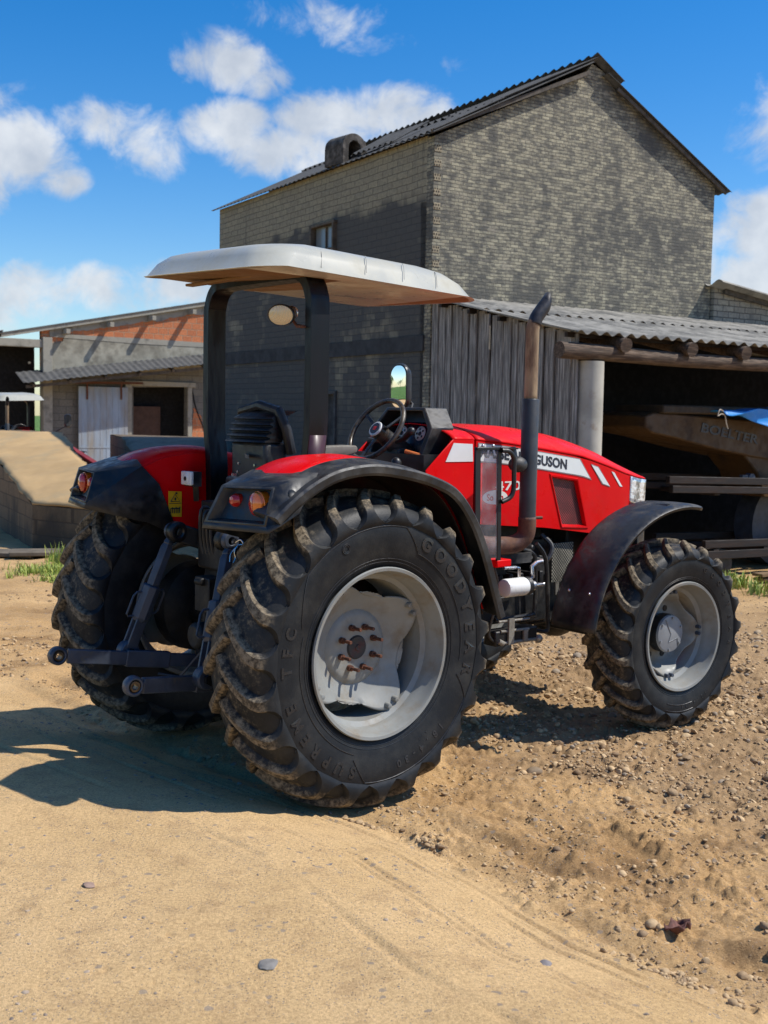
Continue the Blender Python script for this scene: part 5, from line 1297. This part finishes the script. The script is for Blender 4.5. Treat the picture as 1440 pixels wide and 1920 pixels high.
# distant things seen only in the mirror or from the side
def tree(x,y,h,rw,lbl,seed):
    t=empty('tree',(x,y,0),0,label=lbl,cat='tree',group='distant trees beyond the green field')
    m=MB();m.tube([(0,0,-.2),(.05*h,0,h*.25),(0,.02*h,h*.5),(-.03*h,0,h*.75)],[h*.045,h*.035,h*.025,h*.01],8)
    r=random.Random(seed)
    for k in range(6):
        a=r.uniform(0,6.28);m.tube([(0,0,h*(.3+.06*k)),(rw*.5*cos(a),rw*.5*sin(a),h*(.5+.06*k))],[h*.015,h*.006],6)
    m.build('trunk',logm,t)
    n=3000;q=np.random.default_rng(seed);cl=q.normal(size=(26,3));cl/=np.linalg.norm(cl,axis=1)[:,None];cl*=q.uniform(.3,1,(26,1));cc=cl[q.integers(0,26,n)]*np.array([rw,rw,h*.34])+np.array([0,0,h*.62])+q.normal(size=(n,3))*np.array([rw,rw,h*.3])*.22
    vs=[];fs=[]
    for i in range(n):
        d1=q.normal(size=3);d1/=np.linalg.norm(d1);d2=np.cross(d1,q.normal(size=3));d2/=np.linalg.norm(d2);s=h*.022
        o=len(vs);p=cc[i];vs+=[tuple(p-d1*s),tuple(p+d2*s*.5),tuple(p+d1*s),tuple(p-d2*s*.5)];fs.append((o,o+1,o+2,o+3))
    me=D.meshes.new('crown');me.from_pydata(vs,[],fs);o=D.objects.new('crown',me);COL.objects.link(o);me.materials.append(leafm);o.parent=t
leafm=M('dark_tree_foliage',(.05,.10,.025),.7,0,.4,.6)
tree(-150,36,11,7,'broad dark tree at the right end of the row beyond the green field',1);tree(-160,14,8,8,'lowest tree of the row beyond the green field',2);tree(-150,62,13,7,'tallest tree of the row beyond the green field',3)
# ------------------------------------------------------------------ CAMERA
f_px,pitch,roll=2117.4,R(4.775),R(1.095)
Fv=Vector((0,cos(pitch),-sin(pitch)));Uv=Vector((0,sin(pitch),cos(pitch)));Rv=Vector((1,0,0))
Xr=Rv*cos(roll)+Uv*sin(roll);Yu=-Rv*sin(roll)+Uv*cos(roll)
cd=D.cameras.new('camera');cam=D.objects.new('camera',cd);COL.objects.link(cam)
cam.matrix_world=Matrix(((Xr.x,Yu.x,-Fv.x,0),(Xr.y,Yu.y,-Fv.y,0),(Xr.z,Yu.z,-Fv.z,CAMH),(0,0,0,1)))
cd.sensor_fit='HORIZONTAL';cd.sensor_width=36;cd.lens=36*f_px/1440;cd.clip_end=2000;cd.clip_start=.1
cd.dof.use_dof=True;cd.dof.focus_distance=5.7;cd.dof.aperture_fstop=6.5
SC.camera=cam
# ------------------------------------------------------------------ LIGHT
SUN=Vector((.74,.0,1.0)).normalized()
el=math.asin(SUN.z)
ld_=D.lights.new('sun','SUN');ld_.energy=5.0;ld_.angle=R(.53);ld_.color=(1,.955,.88)
so=D.objects.new('sun',ld_);COL.objects.link(so);so.rotation_euler=SUN.to_track_quat('Z','Y').to_euler()
w=D.worlds.new('World');SC.world=w;w.use_nodes=True;nt=w.node_tree;nt.nodes.clear();g=N(nt)
sky=g.n('ShaderNodeTexSky');sky.sky_type='NISHITA';sky.sun_disc=False;sky.sun_elevation=el
sky.sun_rotation=math.atan2(SUN.x,SUN.y);sky.altitude=50;sky.air_density=1.0;sky.dust_density=.35;sky.ozone_density=2.2
hs=g.n('ShaderNodeHueSaturation',{'Saturation':1.49,'Value':1.0,'Hue':.502});g.set(hs,'Color',sky)
tc=g.n('ShaderNodeTexCoord').outputs['Generated']
def pdir(px,py):
    a=px-720;b=960-py;x=a*cos(roll)-b*sin(roll);y=a*sin(roll)+b*cos(roll)
    return (Fv+Rv*(x/f_px)+Uv*(y/f_px)).normalized()
CL=[(425,110,85,55,1.0),(490,150,60,34,.8),(560,38,140,46,.72),(690,82,90,26,.5),(205,235,118,52,.85),(265,290,72,48,.85),
 (40,285,95,72,1.0),(110,335,62,36,.9),(-60,300,90,80,1.),(640,225,120,60,1.0),(770,215,95,50,1.0),(560,285,130,48,.95),(430,235,85,48,.95),(680,300,130,60,.8),
 (150,540,190,48,.85),(20,560,140,52,.8),(330,530,90,40,.8),(-80,600,120,60,.9),(1420,440,95,70,1.),(1400,520,120,60,1.),(1520,480,120,120,1.),(870,130,60,26,.38),(228,110,36,12,.3),
 (-300,150,260,120,1),(-2200,-900,700,500,.9),(3200,-1200,800,500,.9),(600,-2600,900,500,.9),(-1500,-200,500,200,.9),(-420,420,160,90,1),(1700,200,220,110,1),(1850,560,200,80,1),(900,-260,260,110,1),(200,-330,200,110,.9),(-900,300,300,150,1),(2500,400,350,150,1)]  # unseen clouds added outside the frame to neutralise the blue ambient light
tot=None
for (x,y,rx,ry,st) in CL:
    c_=pdir(x,y);rt=Vector((c_.y,-c_.x,0)).normalized();up=rt.cross(c_)
    def dot(v,s):
        q=g.n('ShaderNodeVectorMath',operation='DOT_PRODUCT');g.set(q,0,tc);q.inputs[1].default_value=v*s;return q.outputs['Value']
    a=dot(rt,f_px/rx);b=dot(up,f_px/ry);fr=dot(c_,1)
    r2=g.math('ADD',g.math('MULTIPLY',a,a),g.math('MULTIPLY',b,b))
    v=g.math('MULTIPLY',g.math('SUBTRACT',1.0,g.math('MULTIPLY',r2,.45),clamp=True),g.math('MULTIPLY',g.math('GREATER_THAN',fr,0),st))
    tot=v if tot is None else g.math('MAXIMUM',tot,v)
nz=g.noise(tc,24,12,.64,.4);nz2=g.noise(tc,9,4,.5)
dn=g.math('ADD',tot,g.math('MULTIPLY',g.math('SUBTRACT',g.math('ADD',g.math('MULTIPLY',nz,.75),g.math('MULTIPLY',nz2,.45)),.6),1.7))
mk=g.math('MULTIPLY',g.ramp(dn,.40,.92),g.ramp(tot,.0,.25))
sh_=g.ramp(g.noise(tc,16,6,.55),.3,.7,0,1)
cc=g.mix(sh_,(4.0,4.4,5.0),(6.4,6.6,6.8))
hs=g.mix(1.0,hs,(1.04,1.07,1.16),'MULTIPLY');fin=g.mix(g.math('MULTIPLY',mk,.9),hs,cc)
bg=g.n('ShaderNodeBackground');g.set(bg,0,fin);bg.inputs[1].default_value=.122
wo=g.n('ShaderNodeOutputWorld');nt.links.new(bg.outputs[0],wo.inputs[0])
SC.view_settings.view_transform='Standard';SC.view_settings.look='None';SC.view_settings.exposure=.14;SC.view_settings.gamma=1
SC.cycles.max_bounces=8
